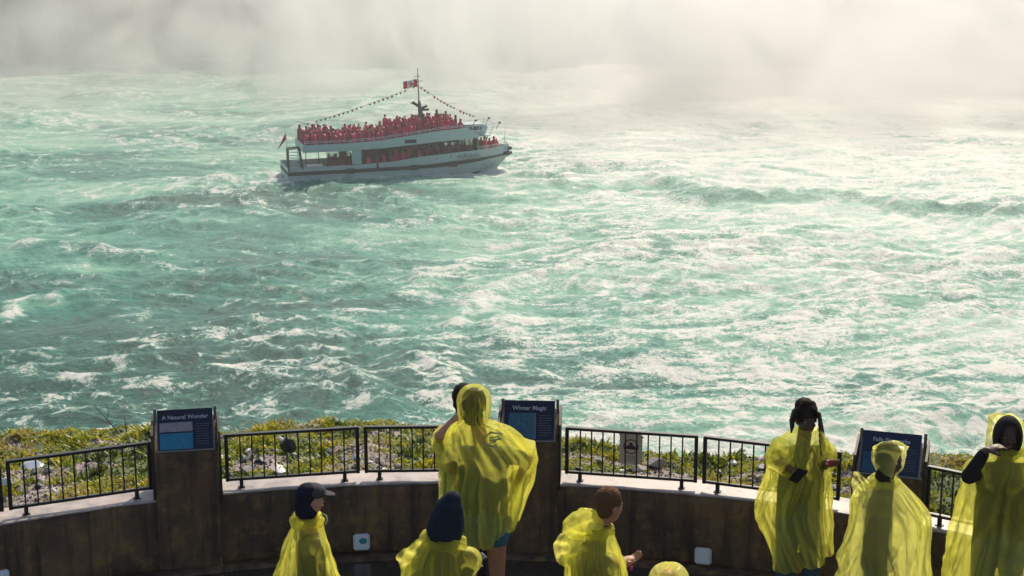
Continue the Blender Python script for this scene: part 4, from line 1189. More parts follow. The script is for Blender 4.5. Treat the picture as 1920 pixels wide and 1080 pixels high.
def crowd(spots, label, group, seed, sc=(0.88, 1.18)):
    rg = random.Random(seed)
    for k, (x, y, z) in enumerate(spots):
        i = rg.randrange(8); o = variants[i]
        if first[i]: first[i] = False
        else: o = o.copy(); COL.objects.link(o)
        s = rg.uniform(*sc); o.location = BW(x, y, z); o.rotation_euler = (rg.uniform(-.05, .05), rg.uniform(-.05, .05), BYAW + rg.uniform(-1.2, 1.2) + (0 if rg.random() < .6 else 2.6)); o.scale = (s, s, s)
        tag(o, label, "person", group)
rg = random.Random(77)
def scatter(n, x0, x1, y0, y1, zf, mind, wf=None):
    out = []; tries = 0
    while len(out) < n and tries < 6000:
        tries += 1
        x = rg.uniform(x0, x1); y = rg.uniform(y0, y1)
        if wf and abs(y) > wf(x): continue
        if all((x - a) ** 2 + (y - b) ** 2 > mind ** 2 for a, b, _ in out): out.append((x, y, zf(x)))
    return out
ztop = lambda x: udz(x) + 0.12
wf = lambda x: half(x) - 0.45
near_row = [(x + rg.uniform(-.12, .12), -(half(x) - 0.42), udz(x) + 0.12) for x in np.arange(1.95, 10.8, 0.50)] 
aft = near_row + scatter(70, 1.95, 10.6, -2.2, 2.8, ztop, 0.55, wf)
crowd(aft, "red poncho passenger in the crowd on the boat's aft upper deck", "passengers on the aft upper deck", 1)
# raised forward platform they stand on
m = MB(); m.prism([(11.0, 0), (11.05, 0.62), (18.3, 0.92), (18.3, 0)], Vector((0, -2.45, 3.62)), Vector((1, 0, 0)), Vector((0, 0, 1)), Vector((0, 1, 0)), 4.9); m.build("raised_deck", M_DECK, boat)
zr = lambda x: 3.62 + 0.62 + (x - 11.05) * 0.30 / 7.25
fwd_ = [(x + rg.uniform(-.1, .1), -(half(x) - 0.38), udz(x) + 0.13) for x in np.arange(11.2, 18.6, 0.48)] + scatter(52, 11.3, 18.1, -2.2, 2.3, zr, 0.55, wf)
fwd_ = [p for p in fwd_ if (p[0] - mx_ - .2) ** 2 + p[1] ** 2 > 0.3]
crowd(fwd_, "red poncho passenger packed on the boat's forward upper deck near the mast", "passengers on the forward upper deck", 2)
low = scatter(30, 4.6, 10.4, -2.75, -0.8, lambda x: LD(x), 0.6) + scatter(30, 11.0, 20.0, -2.6, -0.8, lambda x: LD(x), 0.6, wf)
crowd(low, "red poncho passenger under cover on the boat's lower deck", "passengers on the lower deck", 3)
bow = scatter(12, 20.7, 23.2, -1.9, 1.5, lambda x: LD(x), 0.55, lambda x: max(0.1, half(x) - 0.3))
crowd(bow, "red poncho passenger standing on the boat's open bow", "passengers on the bow", 4)
# ------------------------------------------------------------------ people on the terrace
def skin(name, c): return simple(name, c, 0.5, 0.10, 25, 0, 0.1, 0.001)
SK_L, SK_O, SK_D = skin("skin_light", (0.50, 0.25, 0.17)), skin("skin_tan", (0.40, 0.18, 0.10)), skin("skin_dark", (0.085, 0.040, 0.028))
M_NAVY = simple("navy_knit", (0.008, 0.010, 0.024), 0.85, 0.3, 30, 0, 0.3, 0.002)
M_BLACK = simple("black_cloth", (0.012, 0.012, 0.016), 0.8, 0.3, 30, 0, 0.3, 0.002)
M_SHIRT = simple("grey_green_shirt", (0.050, 0.072, 0.070), 0.85, 0.25, 12)
M_DENIM = simple("blue_denim", (0.035, 0.085, 0.15), 0.8, 0.25, 30, 0, 0.3, 0.002)
M_TEAL = simple("teal_blue_shorts", (0.030, 0.12, 0.19), 0.7, 0.25, 14)
M_EYE = simple("eye_white", (0.30, 0.28, 0.26), 0.6, 0.05); M_LIP = simple("lips", (0.28, 0.08, 0.07), 0.5); M_SHOE = simple("dark_shoe", (0.03, 0.03, 0.03), 0.6)

def poncho_mat(name, c, seed, clear=0.30):
    """thin translucent sheet: light passes through, the clothes inside show as a shade, creases glint"""
    t = NT(name); v = t.coord('Object', (1, 1, 0.45)); n = t.noise(v, 6 + seed * .5, 5, 0.6, 0.8); n2 = t.noise(t.coord(), 34, 4, 0.6)
    a = tuple(x * 0.85 for x in c); b = tuple(min(1, x * 1.1) for x in c)
    col = t.mix(n, a, b)
    t.set(col, t.ramp(n2, [(0.3, 0.10), (0.7, 0.24)])); t.b.inputs['Specular IOR Level'].default_value = 0.7
    def crease(scale, vec, dist):
        q = t.noise(vec, scale, 2, 0.5, dist); return t.math('SUBTRACT', 1.0, t.math('MULTIPLY', t.math('ABSOLUTE', t.math('SUBTRACT', q, 0.5)), 7.0), True)
    bh = t.math('ADD', t.math('MULTIPLY', crease(4.5 + seed * .2, v, 1.2), 0.6), t.math('MULTIPLY', crease(9.0, t.coord('Object', (1, 1, 0.5), (0.5, 0.4, seed)), 0.8), 0.25))
    bh = t.math('ADD', bh, t.math('MULTIPLY', n2, 0.25)); bp = t.bump(bh, 0.5, 0.02)
    tr = t.node('ShaderNodeBsdfTranslucent'); t.link(col, tr.inputs[0]); t.link(bp.outputs[0], tr.inputs['Normal'])
    tp = t.node('ShaderNodeBsdfTransparent'); tp.inputs[0].default_value = (0.97, 0.97, 0.70, 1)
    m1 = t.node('ShaderNodeMixShader'); m1.inputs[0].default_value = 0.80
    t.link(t.b.outputs[0], m1.inputs[1]); t.link(tr.outputs[0], m1.inputs[2])
    m2 = t.node('ShaderNodeMixShader')
    fr = t.node('ShaderNodeLayerWeight'); fr.inputs['Blend'].default_value = 0.4
    t.link(t.math('SUBTRACT', clear + 0.34, t.math('MULTIPLY', fr.outputs['Facing'], clear + 0.06), True), m2.inputs[0])
    t.link(m1.outputs[0], m2.inputs[1]); t.link(tp.outputs[0], m2.inputs[2]); t.link(m2.outputs[0], t.out.inputs['Surface'])
    return t.mat
YEL = (0.92, 0.87, 0.20); YEL2 = (0.93, 0.90, 0.30)

def frame_of(face):
    f = Vector((math.sin(face), math.cos(face), 0)); r = Vector((f.y, -f.x, 0)); return f, r      # face 0 = looking away from the camera (+Y)

def hand(mb, wrist, d, palm_n, s=1.0, curl=0.5, side=1):
    """palm, four fingers of their own lengths and a thumb leaving the side of the palm"""
    d = Vector(d).normalized(); n = Vector(palm_n); n = (n - d * n.dot(d)).normalized(); w = d.cross(n).normalized() * side
    R = Matrix((w, n, d)).transposed()
    v, f = ellipsoid(Vector(wrist) + d * 0.045 * s, (0.040 * s, 0.017 * s, 0.055 * s), R, 14); mb.add(v, f)
    for k, (off, L) in enumerate(((-0.028, 0.070), (-0.010, 0.080), (0.009, 0.075), (0.027, 0.058))):
        a = Vector(wrist) + d * 0.083 * s + w * off * s; dd = d.copy(); r = 0.0095 * s
        for j, q in enumerate((0.45, 0.32, 0.23)):
            ang = curl * (0.5 + 0.5 * j) * (1 + 0.12 * (k - 1.5))
            dd = (dd * math.cos(ang) + n * math.sin(ang)).normalized(); b = a + dd * L * q * s
            mb.cap(a, b, r, r * 0.9, 8); a = b; r *= 0.9
    a = Vector(wrist) + d * 0.03 * s - w * 0.032 * s; dd = (d * 0.6 - w * 0.7 + n * 0.35).normalized(); b = a + dd * 0.035 * s
    mb.cap(a, b, 0.013 * s, 0.011 * s, 8); c = b + (d * 0.8 - w * 0.2 + n * 0.5).normalized() * 0.028 * s; mb.cap(b, c, 0.011 * s, 0.009 * s, 8)

def figure(base, H, face, head_face=None, head_tilt=0.0, head_nod=0.0, armL=None, armR=None, lean=0.0, curlL=0.5, curlR=0.5, handsz=1.0):
    """joint positions of a standing body. armX = (elbow, wrist) in the place's axes relative to base, or None for hanging"""
    k = H / 1.75; f, r = frame_of(face); B = Vector(base); up = Vector((0, 0, 1))
    J = dict(k=k, f=f, r=r, B=B)
    J['pel'] = B + up * 0.93 * k; J['chest'] = B + up * 1.28 * k + f * lean; J['neck'] = B + up * 1.47 * k + f * (lean * 1.2 + 0.0)
    J['head'] = B + up * 1.62 * k + f * (lean * 1.5 + 0.02)
    for s, nm, arm in ((-1, 'L', armL), (1, 'R', armR)):
        J['hip' + nm] = B + up * 0.90 * k + r * s * 0.09 * k; J['kn' + nm] = B + up * 0.50 * k + r * s * 0.10 * k + f * 0.02; J['an' + nm] = B + up * 0.09 * k + r * s * 0.11 * k
        J['toe' + nm] = J['an' + nm] + f * 0.17 * k - up * 0.05 * k + r * s * 0.02
        J['sh' + nm] = B + up * 1.41 * k + r * s * 0.175 * k + f * lean
        if arm: J['el' + nm], J['wr' + nm] = B + Vector(arm[0]), B + Vector(arm[1])
        else: J['el' + nm] = J['sh' + nm] + r * s * 0.07 * k - up * 0.28 * k; J['wr' + nm] = J['el' + nm] + r * s * 0.01 + f * 0.06 - up * 0.24 * k
    hf = face if head_face is None else head_face
    J['hf'], J['hr'] = frame_of(hf)
    X, Y, Z = J['hr'], J['hf'], up
    R = Matrix((X, Y, Z)).transposed()
    J['HR'] = R @ Matrix.Rotation(head_nod, 3, 'X') @ Matrix.Rotation(head_tilt, 3, 'Y')
    J['caps'] = []
    return J

def body_mesh(J, name, mat, parent, voxel=0.008, hand_opts=None):
    k = J['k']; mb = MB(); caps = []
    def C(a, b, r0, r1, coll=True):
        mb.cap(a, b, r0 * k, r1 * k, 14)
        if coll: caps.append((Vector(a), Vector(b), r0 * k, r1 * k))
    r, f = J['r'], J['f']
    for s in (-1, 1):
        C(J['pel'] + r * s * 0.07 * k, J['chest'] + r * s * 0.075 * k - Vector((0, 0, .08 * k)), 0.105, 0.10)
        C(J['chest'] + r * s * 0.07 * k, J['chest'] + r * s * 0.10 * k + Vector((0, 0, 0.07 * k)), 0.10, 0.085)
    C(J['shL'], J['shR'], 0.062, 0.062); C(J['chest'] + Vector((0, 0, .05 * k)), J['neck'], 0.09, 0.058)
    C(J['neck'] - Vector((0, 0, .03)), J['head'], 0.056, 0.052)
    for nm in 'LR':
        C(J['hip' + nm], J['kn' + nm], 0.088, 0.058); C(J['kn' + nm], J['an' + nm], 0.056, 0.038)
        C(J['an' + nm], J['toe' + nm], 0.040, 0.034)
        C(J['sh' + nm], J['el' + nm], 0.052, 0.040); C(J['el' + nm], J['wr' + nm], 0.041, 0.027)
    HR, hc = J['HR'], J['head']
    def E(c, rr): v, ff = ellipsoid(hc + HR @ (Vector(c) * k), [q * k for q in rr], HR, 20); mb.add(v, ff)
    E((0, -0.012, 0.035), (0.074, 0.092, 0.088)); E((0, 0.022, -0.03), (0.058, 0.066, 0.080)); E((0, 0.045, -0.075), (0.034, 0.036, 0.030))   # skull, face, chin
    E((0, 0.092, -0.020), (0.012, 0.018, 0.014)); E((0, 0.080, -0.002), (0.009, 0.018, 0.026))                                                 # nose
    E((0, 0.072, 0.026), (0.048, 0.018, 0.012)); E((-0.034, 0.066, -0.022), (0.020, 0.016, 0.018)); E((0.034, 0.066, -0.022), (0.020, 0.016, 0.018))
    E((0, 0.083, -0.052), (0.021, 0.010, 0.010))
    for s in (-1, 1): E((s * 0.076, -0.008, -0.008), (0.009, 0.019, 0.030))
    caps.append((hc + HR @ Vector((0, 0, .04 * k)), hc + HR @ Vector((0, .02 * k, -.04 * k)), 0.092 * k, 0.082 * k))
    for s, nm in ((-1, 'L'), (1, 'R')):
        ho = (hand_opts or {}).get(nm); d = J['wr' + nm] - J['el' + nm]
        n = ho[0] if ho else -J['r'] * s; curl = ho[1] if ho else 0.35; dd = ho[2] if ho and len(ho) > 2 else d
        hand(mb, J['wr' + nm], dd, n, k * 1.0, curl, s if not ho or len(ho) < 4 else ho[3])
    o = fuse(mb, name, mat, voxel, parent, 2)
    for s in (-1, 1):
        e = MB(); v, ff = ellipsoid(hc + HR @ (Vector((s * 0.030, 0.073, 0.006)) * k), [0.012 * k, 0.010 * k, 0.008 * k], HR, 12); e.add(v, ff)
        e.build("eye", M_EYE, parent, True)
        p = MB(); v, ff = ellipsoid(hc + HR @ (Vector((s * 0.030, 0.0805, 0.006)) * k), [0.006 * k, 0.004 * k, 0.006 * k], HR, 10); p.add(v, ff)
        p.build("pupil", M_BLACK, parent, True)
    l = MB(); v, ff = ellipsoid(hc + HR @ (Vector((0, 0.091, -0.052)) * k), [0.022 * k, 0.006 * k, 0.007 * k], HR, 12); l.add(v, ff); l.build("mouth", M_LIP, parent, True)
    J['caps'] = caps
    return o

def clothes(J, parent, kind, mat, name, legs='long', sleeve=0.0, voxel=0.012):
    k = J['k']; mb = MB(); g = 0.006; r = J['r']
    def C(a, b, r0, r1): mb.cap(a, b, (r0 * k + g), (r1 * k + g), 14)
    if kind == 'top':
        for s in (-1, 1):
            C(J['pel'] + r * s * 0.07 * k, J['chest'] + r * s * 0.075 * k - Vector((0, 0, .08 * k)), 0.105, 0.10)
            C(J['chest'] + r * s * 0.07 * k, J['chest'] + r * s * 0.10 * k + Vector((0, 0, 0.07 * k)), 0.10, 0.085)
        C(J['shL'], J['shR'], 0.062, 0.062); C(J['chest'] + Vector((0, 0, .05 * k)), J['neck'] - Vector((0, 0, .015)), 0.09, 0.060)
        for nm in 'LR':
            e = J['sh' + nm].lerp(J['el' + nm], min(1, sleeve)); C(J['sh' + nm], e, 0.054, 0.050)
            if sleeve > 1: C(J['el' + nm], J['el' + nm].lerp(J['wr' + nm], sleeve - 1), 0.048, 0.036)
    else:
        C(J['pel'] - r * 0.06 * k, J['pel'] + r * 0.06 * k, 0.115, 0.115)
        for nm in 'LR':
            if legs == 'long': C(J['hip' + nm], J['kn' + nm], 0.092, 0.066); C(J['kn' + nm], J['an' + nm], 0.064, 0.052)
            else:
                q = J['hip' + nm].lerp(J['kn' + nm], legs); C(J['hip' + nm], q, 0.10, 0.095)
    return fuse(mb, name, mat, voxel, parent, 3)

def shoes(J, parent):
    for nm in 'LR':
        k = J['k']; mb = MB(); a, t = J['an' + nm], J['toe' + nm]
        mb.cap(a - Vector((0, 0, 0.045 * k)) - J['f'] * 0.03, t - Vector((0, 0, 0.0)), 0.045 * k, 0.042 * k, 12); mb.cap(a, a - Vector((0, 0, .03)), 0.05 * k, 0.05 * k, 12)
        o = fuse(mb, "shoe", M_SHOE, 0.012, parent, 2)
        zmin = J['B'].z
        for v in o.data.vertices:
            if v.co.z < zmin + 0.004: v.co.z = zmin + 0.004

def to_local(objs_root):
    """children were modelled in the place's axes: give them the thing's own origin"""
    L = objs_root.location.copy()
    for c in objs_root.children:
        c.data.transform(Matrix.Translation(-L))

# ---- the poncho: lofted through silhouette rows, then relaxed as a sheet over the body
def pick(rows, y, n=64, m=104, hem_tilt=0.0):
    """rows: (photo row, left, right, depth towards camera, depth away, tilt) at forward distance y -> keyed rings"""
    R = []
    for rw in rows:
        py, xl, xr, dc, da = rw[:5]; tilt = rw[5] if len(rw) > 5 else 0.0; oy = rw[6] if len(rw) > 6 else 0.0
        a, b = P(xl, py, y=y), P(xr, py, y=y); R.append((a.z, (a.x + b.x) / 2, (b.x - a.x) / 2, dc, da, tilt, oy))
    R = np.array(R)
    s = np.concatenate([[0], np.cumsum(np.hypot(np.diff(R[:, 0]), np.diff(R[:, 2])))])
    t = np.linspace(0, s[-1], m)
    out = []
    for c in range(7):
        # monotone-ish smooth interpolation
        lin = np.interp(t, s, R[:, c]); ker = np.array([1, 2, 3, 2, 1.]); ker /= ker.sum()
        pad = np.concatenate([[2 * lin[0] - lin[2], 2 * lin[0] - lin[1]], lin, [2 * lin[-1] - lin[-2], 2 * lin[-1] - lin[-3]]])
        out.append(np.convolve(pad, ker, 'valid'))
    return np.stack(out, 1)

def sheet(rings, y, n=72, fold=0.035, seed=0, power=2.3, folds=(5, 8, 13), foldstart=0.12):
    m = len(rings); q = np.linspace(0, 2 * np.pi, n, endpoint=False); rg = np.random.RandomState(seed)
    co, si = np.cos(q), np.sin(q)
    X = np.zeros((m, n, 3)); ph = rg.uniform(0, 6.28, len(folds))
    for i, (z, cx, hw, dc, da, tilt, oy) in enumerate(rings):
        t = i / (m - 1); amp = fold * ss(foldstart, 0.75, t) + 0.004
        w = sum(np.cos(k * q + p + 1.3 * np.sin(2.2 * t + p)) / (1 + 0.35 * j) for j, (k, p) in enumerate(zip(folds, ph)))
        w = np.sign(w) * np.abs(w) ** 0.8
        ex = 2 / power
        cx_, sy_ = np.sign(co) * np.abs(co) ** ex, np.sign(si) * np.abs(si) ** ex
        inward = 1 - 0.6 * np.abs(co)             # keep the silhouette, fold the front and back more
        X[i, :, 0] = cx + cx_ * hw * (1 + amp * w * 0.5 / max(hw, .1) * 0.35)
        d = np.where(si > 0, da, dc)
        X[i, :, 1] = y + oy + sy_ * (d + amp * w * inward)
        X[i, :, 2] = z + tilt * cx_ * ss(0.5, 1.0, t)
    return X

def crinkle(X, seed, amp=0.022):
    """sharp creases running down and across the sheet"""
    m, n, _ = X.shape; q = np.linspace(0, 2 * np.pi, n, endpoint=False)[None, :]; z = X[..., 2]
    cx, cy = np.cos(q) * 2.4 + 0 * z, np.sin(q) * 2.4 + 0 * z
    u, w = cx + cy * 0.5 + seed * 3.1, z * 1.6 + cy * 0.8 + seed * 1.7
    u2, w2 = u + 0.5 * pn(u, w, 201), w + 0.5 * pn(u, w, 202)
    a = 1 - 3.2 * np.abs(pn(u2 * 1.5 + w2 * 0.5, w2 * 0.7, 203)); b = 1 - 3.0 * np.abs(pn(u2 * 2.6 - w2 * 1.6, w2 * 1.9 + u2, 204)); c = 1 - 3.0 * np.abs(pn(u2 * 5.0 + w2, w2 * 3.6, 205))
    d = amp * (np.clip(a, -1, 1) * 0.9 + np.clip(b, -1, 1) * 0.45 + np.clip(c, -1, 1) * 0.25)
    t = np.linspace(0, 1, m)[:, None]; d = d * ss(0.0, 0.22, t)
    c0 = X.mean(1, keepdims=True); r = X - c0; r[..., 2] = 0; l = np.linalg.norm(r, axis=2, keepdims=True) + 1e-6
    return X + r / l * (d[..., None] - 0.35 * amp)

def relax(X, caps, slack=1.05, iters=140, pull=0.05, seed=0, pin=2, margin=0.034, noise=0.002):
    rg = np.random.RandomState(seed); m, n, _ = X.shape; T = X.copy(); X = X + rg.normal(0, noise, X.shape)
    sl = 1 + (slack - 1) * ss(0.0, 0.25, np.linspace(0, 1, m))[:, None]
    def rest(di, dj):
        a = T[:m - di] if di else T; b = np.roll(T, -dj, 1)[di:] if di else np.roll(T, -dj, 1)
        s_ = sl[:m - di] if di else sl
        return np.linalg.norm(b - a, axis=2) * s_
    cons = [(0, 1, 0.5), (1, 0, 0.5), (1, 1, 0.3), (1, -1, 0.3), (0, 2, 0.2), (2, 0, 0.2), (2, 2, 0.1), (2, -2, 0.1), (0, 4, 0.08), (4, 0, 0.08)]
    rs = [rest(a, b) for a, b, _ in cons]
    V = np.zeros_like(X)
    A = np.array([c[0] for c in caps]); Bv = np.array([c[1] for c in caps]); r0 = np.array([c[2] for c in caps]); r1 = np.array([c[3] for c in caps])
    for it in range(iters):
        V *= 0.9; V[..., 2] -= 0.0003; Xp = X.copy(); X = X + V
        for (di, dj, k), L in zip(cons, rs):
            a = X[:m - di] if di else X; b = np.roll(X, -dj, 1)[di:] if di else np.roll(X, -dj, 1)
            d = b - a; l = np.linalg.norm(d, axis=2, keepdims=True) + 1e-9
            c = d * (1 - L[..., None] / l) * 0.5 * k
            if di: X[:m - di] += c; X[di:] -= np.roll(c, dj, 1)
            else: X += c; X -= np.roll(c, dj, 1)
        X += (T - X) * pull
        if it % 3 == 0 or it > iters - 4:
            for a, b, p, q in zip(A, Bv, r0, r1):
                d = b - a; u = np.clip(((X - a) @ d) / max(d @ d, 1e-9), 0, 1); c = a + u[..., None] * d
                e = X - c; l = np.linalg.norm(e, axis=2) + 1e-9; R = p + (q - p) * u + margin
                w = np.where(l < R, (R - l) / l, 0)[..., None]; X += e * w
        X[:pin] = T[:pin]
        V = X - Xp
    return X

def sheet_mesh(X, keep=None):
    m, n, _ = X.shape; V = X.reshape(-1, 3); F = []
    for i in range(m - 1):
        for j in range(n):
            if keep is not None and not keep(i, j): continue
            F.append((i * n + j, i * n + (j + 1) % n, (i + 1) * n + (j + 1) % n, (i + 1) * n + j))
    return V, F

def poncho(J, parent, rows, y, mat, seed, name="poncho", extra=None, opening=None, slack=1.06, fold=0.04, n=120, m=104, power=2.3, skipcaps=(), foldstart=0.12, pull=0.05, closed_top=False, margin=0.034):
    R = pick(rows, y, m=m); X = crinkle(sheet(R, y, n, fold, seed, power, foldstart=foldstart), seed)
    X = relax(X, [c for i, c in enumerate(J['caps']) if i not in skipcaps], slack, 130, pull, seed, margin=margin)
    keep = None
    if opening:
        (z0, z1, ang, half_w) = opening           # an oval opening for the face
        zc, zh = (z0 + z1) / 2, (z1 - z0) / 2
        def keep(i, j):
            q = 2 * math.pi * j / n; d = (q - ang + math.pi) % (2 * math.pi) - math.pi
            zz = (X[i, j, 2] - zc) / zh
            return (d / half_w) ** 2 + zz * zz > 1.0
    V, F = sheet_mesh(X, keep)
    V = [tuple(v) for v in V]
    if closed_top:
        c = X[0].mean(0); V.append((c[0], c[1], c[2] + 0.008)); k = len(V) - 1
        F += [((j + 1) % n, j, k) for j in range(n)]
    mb = MB(); mb.add(V, F)
    for (v, f) in (extra or []): mb.add(v, f)
    o = mb.build(name, mat, parent, True)
    sb = o.modifiers.new("subdiv", 'SUBSURF'); sb.levels = 1; sb.render_levels = 1
    return o

def sleeve(pts, rads, seed, n=28, m=22, crumple=0.10):
    """open wide sleeve tube"""
    pts = [Vector(p) for p in pts]; rg = np.random.RandomState(seed); V, F = [], []
    ts = np.linspace(0, len(pts) - 1, m); x = None
    for i, t in enumerate(ts):
        k = min(int(t), len(pts) - 2); u = t - k; p = pts[k].lerp(pts[k + 1], u); r = rads[k] + (rads[k + 1] - rads[k]) * u
        d = (pts[k + 1] - pts[k]).normalized(); x = d.orthogonal().normalized() if x is None else (x - d * x.dot(d)).normalized(); yv = d.cross(x)
        for j in range(n):
            q = 2 * math.pi * j / n
            rr_ = r * (1 + crumple * math.sin(q * 3 + seed + 2 * t) + crumple * 0.7 * math.sin(q * 5 - 3.1 * t + seed) + crumple * 0.5 * math.sin(7 * t + q))
            V.append(tuple(p + (x * math.cos(q) + yv * math.sin(q)) * rr_ + Vector((0, 0, -0.25 * r if math.sin(q) < 0 else 0)) * 0))
    F = [(i * n + j, i * n + (j + 1) % n, (i + 1) * n + (j + 1) % n, (i + 1) * n + j) for i in range(m - 1) for j in range(n)]
    return V, F

def torus_roll(c, rx, ry, rr, seed, tiltx=0.0, tilty=0.0, n=64, k=18, amp=0.25):
    """crumpled roll of sheet round a neck"""
    V, F = [], []
    for i in range(n):
        a = 2 * math.pi * i / n
        r = rr * (1 + amp * math.sin(3 * a + seed) + amp * 0.6 * math.sin(7 * a + 2 * seed) + 0.3 * amp * math.sin(17 * a))
        o = Vector((rx * math.cos(a), ry * math.sin(a), tiltx * math.cos(a) + tilty * math.sin(a)))
        for j in range(k):
            q = 2 * math.pi * j / k; w = 1 + 0.22 * math.sin(3 * q + 5 * a + seed) + 0.12 * math.sin(9 * a + 2 * q)
            V.append(tuple(Vector(c) + o + Vector((math.cos(a), math.sin(a), 0)) * r * w * math.cos(q) + Vector((0, 0, r * 1.25 * w * math.sin(q)))))
    for i in range(n):
        for j in range(k): F.append((i * k + j, i * k + (j + 1) % k, ((i + 1) % n) * k + (j + 1) % k, ((i + 1) % n) * k + j))
    return V, F

def person(px, y, label, group=None):
    q = P(px, 800, y=y); return empty("person", (q.x, y, FLOOR), label, "person", group), Vector((q.x, y, FLOOR))
def rel(px, py, y, base): return P(px, py, y=y) - base

def hair_cap(J, parent, mat, extra=None, grow=0.012, low=-0.02, voxel=0.008, name="hair"):
    k = J['k']; HR, hc = J['HR'], J['head']; mb = MB()
    v, f = ellipsoid(hc + HR @ (Vector((0, -0.022, 0.042)) * k), [(0.074 + grow) * k, (0.090 + grow) * k, (0.086 + grow) * k], HR, 24); mb.add(v, f)
    v, f = ellipsoid(hc + HR @ (Vector((0, -0.050, low)) * k), [(0.066 + grow * .6) * k, (0.05 + grow) * k, 0.055 * k], HR, 20); mb.add(v, f)
    for e in (extra or []): v, f = e; mb.add(v, f)
    o = fuse(mb, name, mat, voxel, parent, 1); rg = random.Random(5)
    me = o.data; nn = [v.normal.copy() for v in me.vertices]
    for v, q in zip(me.vertices, nn): v.co += q * (rg.uniform(-0.0035, 0.0045) * k * 1.2)
    me.update(); return o

# ===== the tall man at the wall, seen from behind, hood up
yM = 10.75
rM, bM = person(905, yM, "tall person seen from behind, yellow poncho with hood up over blue shorts")
JM = figure(bM, 1.72, 0.05, armR=(rel(990, 862, yM - 0.02, bM), rel(968, 905, yM + 0.22, bM)), armL=(rel(846, 862, yM - 0.02, bM), rel(852, 893, yM + 0.12, bM)))
JM['head'] = P(889, 762, y=yM + 0.02)
body_mesh(JM, "body", SK_O, rM)
clothes(JM, rM, 'top', M_SHIRT, "shirt", sleeve=0.7)
clothes(JM, rM, 'legs', M_TEAL, "shorts", 0.26)
shoes(JM, rM)
hair_cap(JM, rM, M_HAIRD, None, 0.014, -0.07)
rowsM = [(727, 882, 897, .03, .04), (731, 874, 905, .07, .07), (740, 868, 911, .12, .10), (755, 864, 913, .135, .12), (770, 866, 911, .13, .12), (780, 868, 910, .12, .11), (788, 864, 915, .11, .10),
         (795, 852, 938, .12, .12), (803, 842, 957, .14, .14), (818, 836, 975, .17, .17), (835, 837, 989, .19, .18), (852, 842, 1001, .20, .19), (866, 846, 1001, .20, .19), (885, 846, 992, .20, .20),
         (910, 842, 984, .20, .22), (945, 842, 978, .21, .23), (975, 848, 972, .21, .23, 0.05), (1003, 858, 966, .20, .22, .10)]
poncho(JM, rM, rowsM, yM, poncho_mat("yellow_poncho_sheet", YEL, 0, 0.34), 1, fold=0.035, slack=1.04, closed_top=True,
       extra=[sleeve([P(985, 835, y=yM + 0.02), P(986, 880, y=yM + 0.15), P(975, 925, y=yM + 0.26), P(966, 975, y=yM + 0.28)], [0.07, 0.085, 0.06, 0.03], 3)])
# emblem printed on the back
mb = MB(); t_ = Vector((1, 0, 0.02)).normalized(); u_ = Vector((0, 0, 1)); c_ = P(925, 832, y=yM - 0.235)
for k in range(22):
    a0 = 0.5 + 4.6 * k / 22; a1 = 0.5 + 4.6 * (k + 1) / 22
    pts = [(0.072 * math.cos(a0), 0.045 * math.sin(a0)), (0.072 * math.cos(a1), 0.045 * math.sin(a1)), (0.062 * math.cos(a1), 0.034 * math.sin(a1)), (0.062 * math.cos(a0), 0.034 * math.sin(a0))]
    mb.prism(pts, c_, t_, u_, Vector((0, 1, 0)), 0.003)
for k, w in enumerate((0.07, 0.085, 0.05)): mb.prism([(-0.03, 0.016 - 0.017 * k), (w - .03, 0.022 - 0.017 * k), (w - .03, 0.012 - 0.017 * k), (-0.03, 0.006 - 0.017 * k)], c_, t_, u_, Vector((0, 1, 0)), 0.003)
from mathutils.bvhtree import BVHTree
_pm = bpy.data.objects["poncho"].data; _bv = BVHTree.FromPolygons([v.co for v in _pm.vertices], [tuple(p.vertices) for p in _pm.polygons])
nv = []
for v in mb.v:
    h = _bv.ray_cast(Vector((v[0], yM - 1, v[2])), Vector((0, 1, 0)))
    nv.append((v[0], (h[0].y if h[0] else v[1]) - 0.004 - (0.002 if v[1] > c_.y + 0.001 else 0.0), v[2]))
mb.v = nv
mb.build("printed_emblem", simple("emblem_ink", (0.20, 0.21, 0.09), 0.6, 0.3, 40), rM)
to_local(rM)

# ===== companion close in front of the tall man
yW = 11.2
rW_, bW = person(872, yW, "person with dark hair pressed close left of the tall hooded person, raising one bare arm")
JW = figure(bW, 1.66, 0.35, armL=(rel(824, 817, yW - 0.10, bW), rel(861, 778, yW - 0.06, bW)), armR=None)
JW['head'] = P(871, 750, y=yW + 0.02)
body_mesh(JW, "body", SK_L, rW_, hand_opts={'L': (Vector((0.8, 0.3, 0.1)), 0.7)})
clothes(JW, rW_, 'top', M_SHIRT, "shirt", sleeve=0.4); clothes(JW, rW_, 'legs', M_BLACK, "trousers"); shoes(JW, rW_)
hx = []
for dx, dz in ((0, 0), (0.01, -0.05), (-0.005, -0.1)): hx.append(ellipsoid(P(868, 744, y=yW + 0.02) + Vector((dx, 0, dz)), (0.05, 0.06, 0.06)))
hair_cap(JW, rW_, M_HAIRD, hx)
rowsW = [(784, 872, 895, .06, .06), (794, 868, 903, .10, .10), (808, 856, 906, .13, .13), (822, 842, 905, .15, .15), (840, 832, 902, .15, .16), (865, 831, 900, .15, .16), (890, 835, 896, .14, .15), (915, 836, 890, .13, .14), (940, 838, 884, .12, .13)]
poncho(JW, rW_, rowsW, yW, poncho_mat("bright_poncho_sheet", YEL2, 2, 0.30), 4, fold=0.02, slack=1.04,
       extra=[sleeve([P(838, 806, y=yW - 0.05), P(824, 822, y=yW - 0.06), P(820, 832, y=yW - 0.05)], [0.052, 0.062, 0.05], 5),
              sleeve([P(826, 824, y=yW - 0.04), P(834, 862, y=yW - 0.05), P(840, 900, y=yW - 0.06), P(836, 938, y=yW - 0.06)], [0.08, 0.06, 0.04, 0.025], 8)])
to_local(rW_)

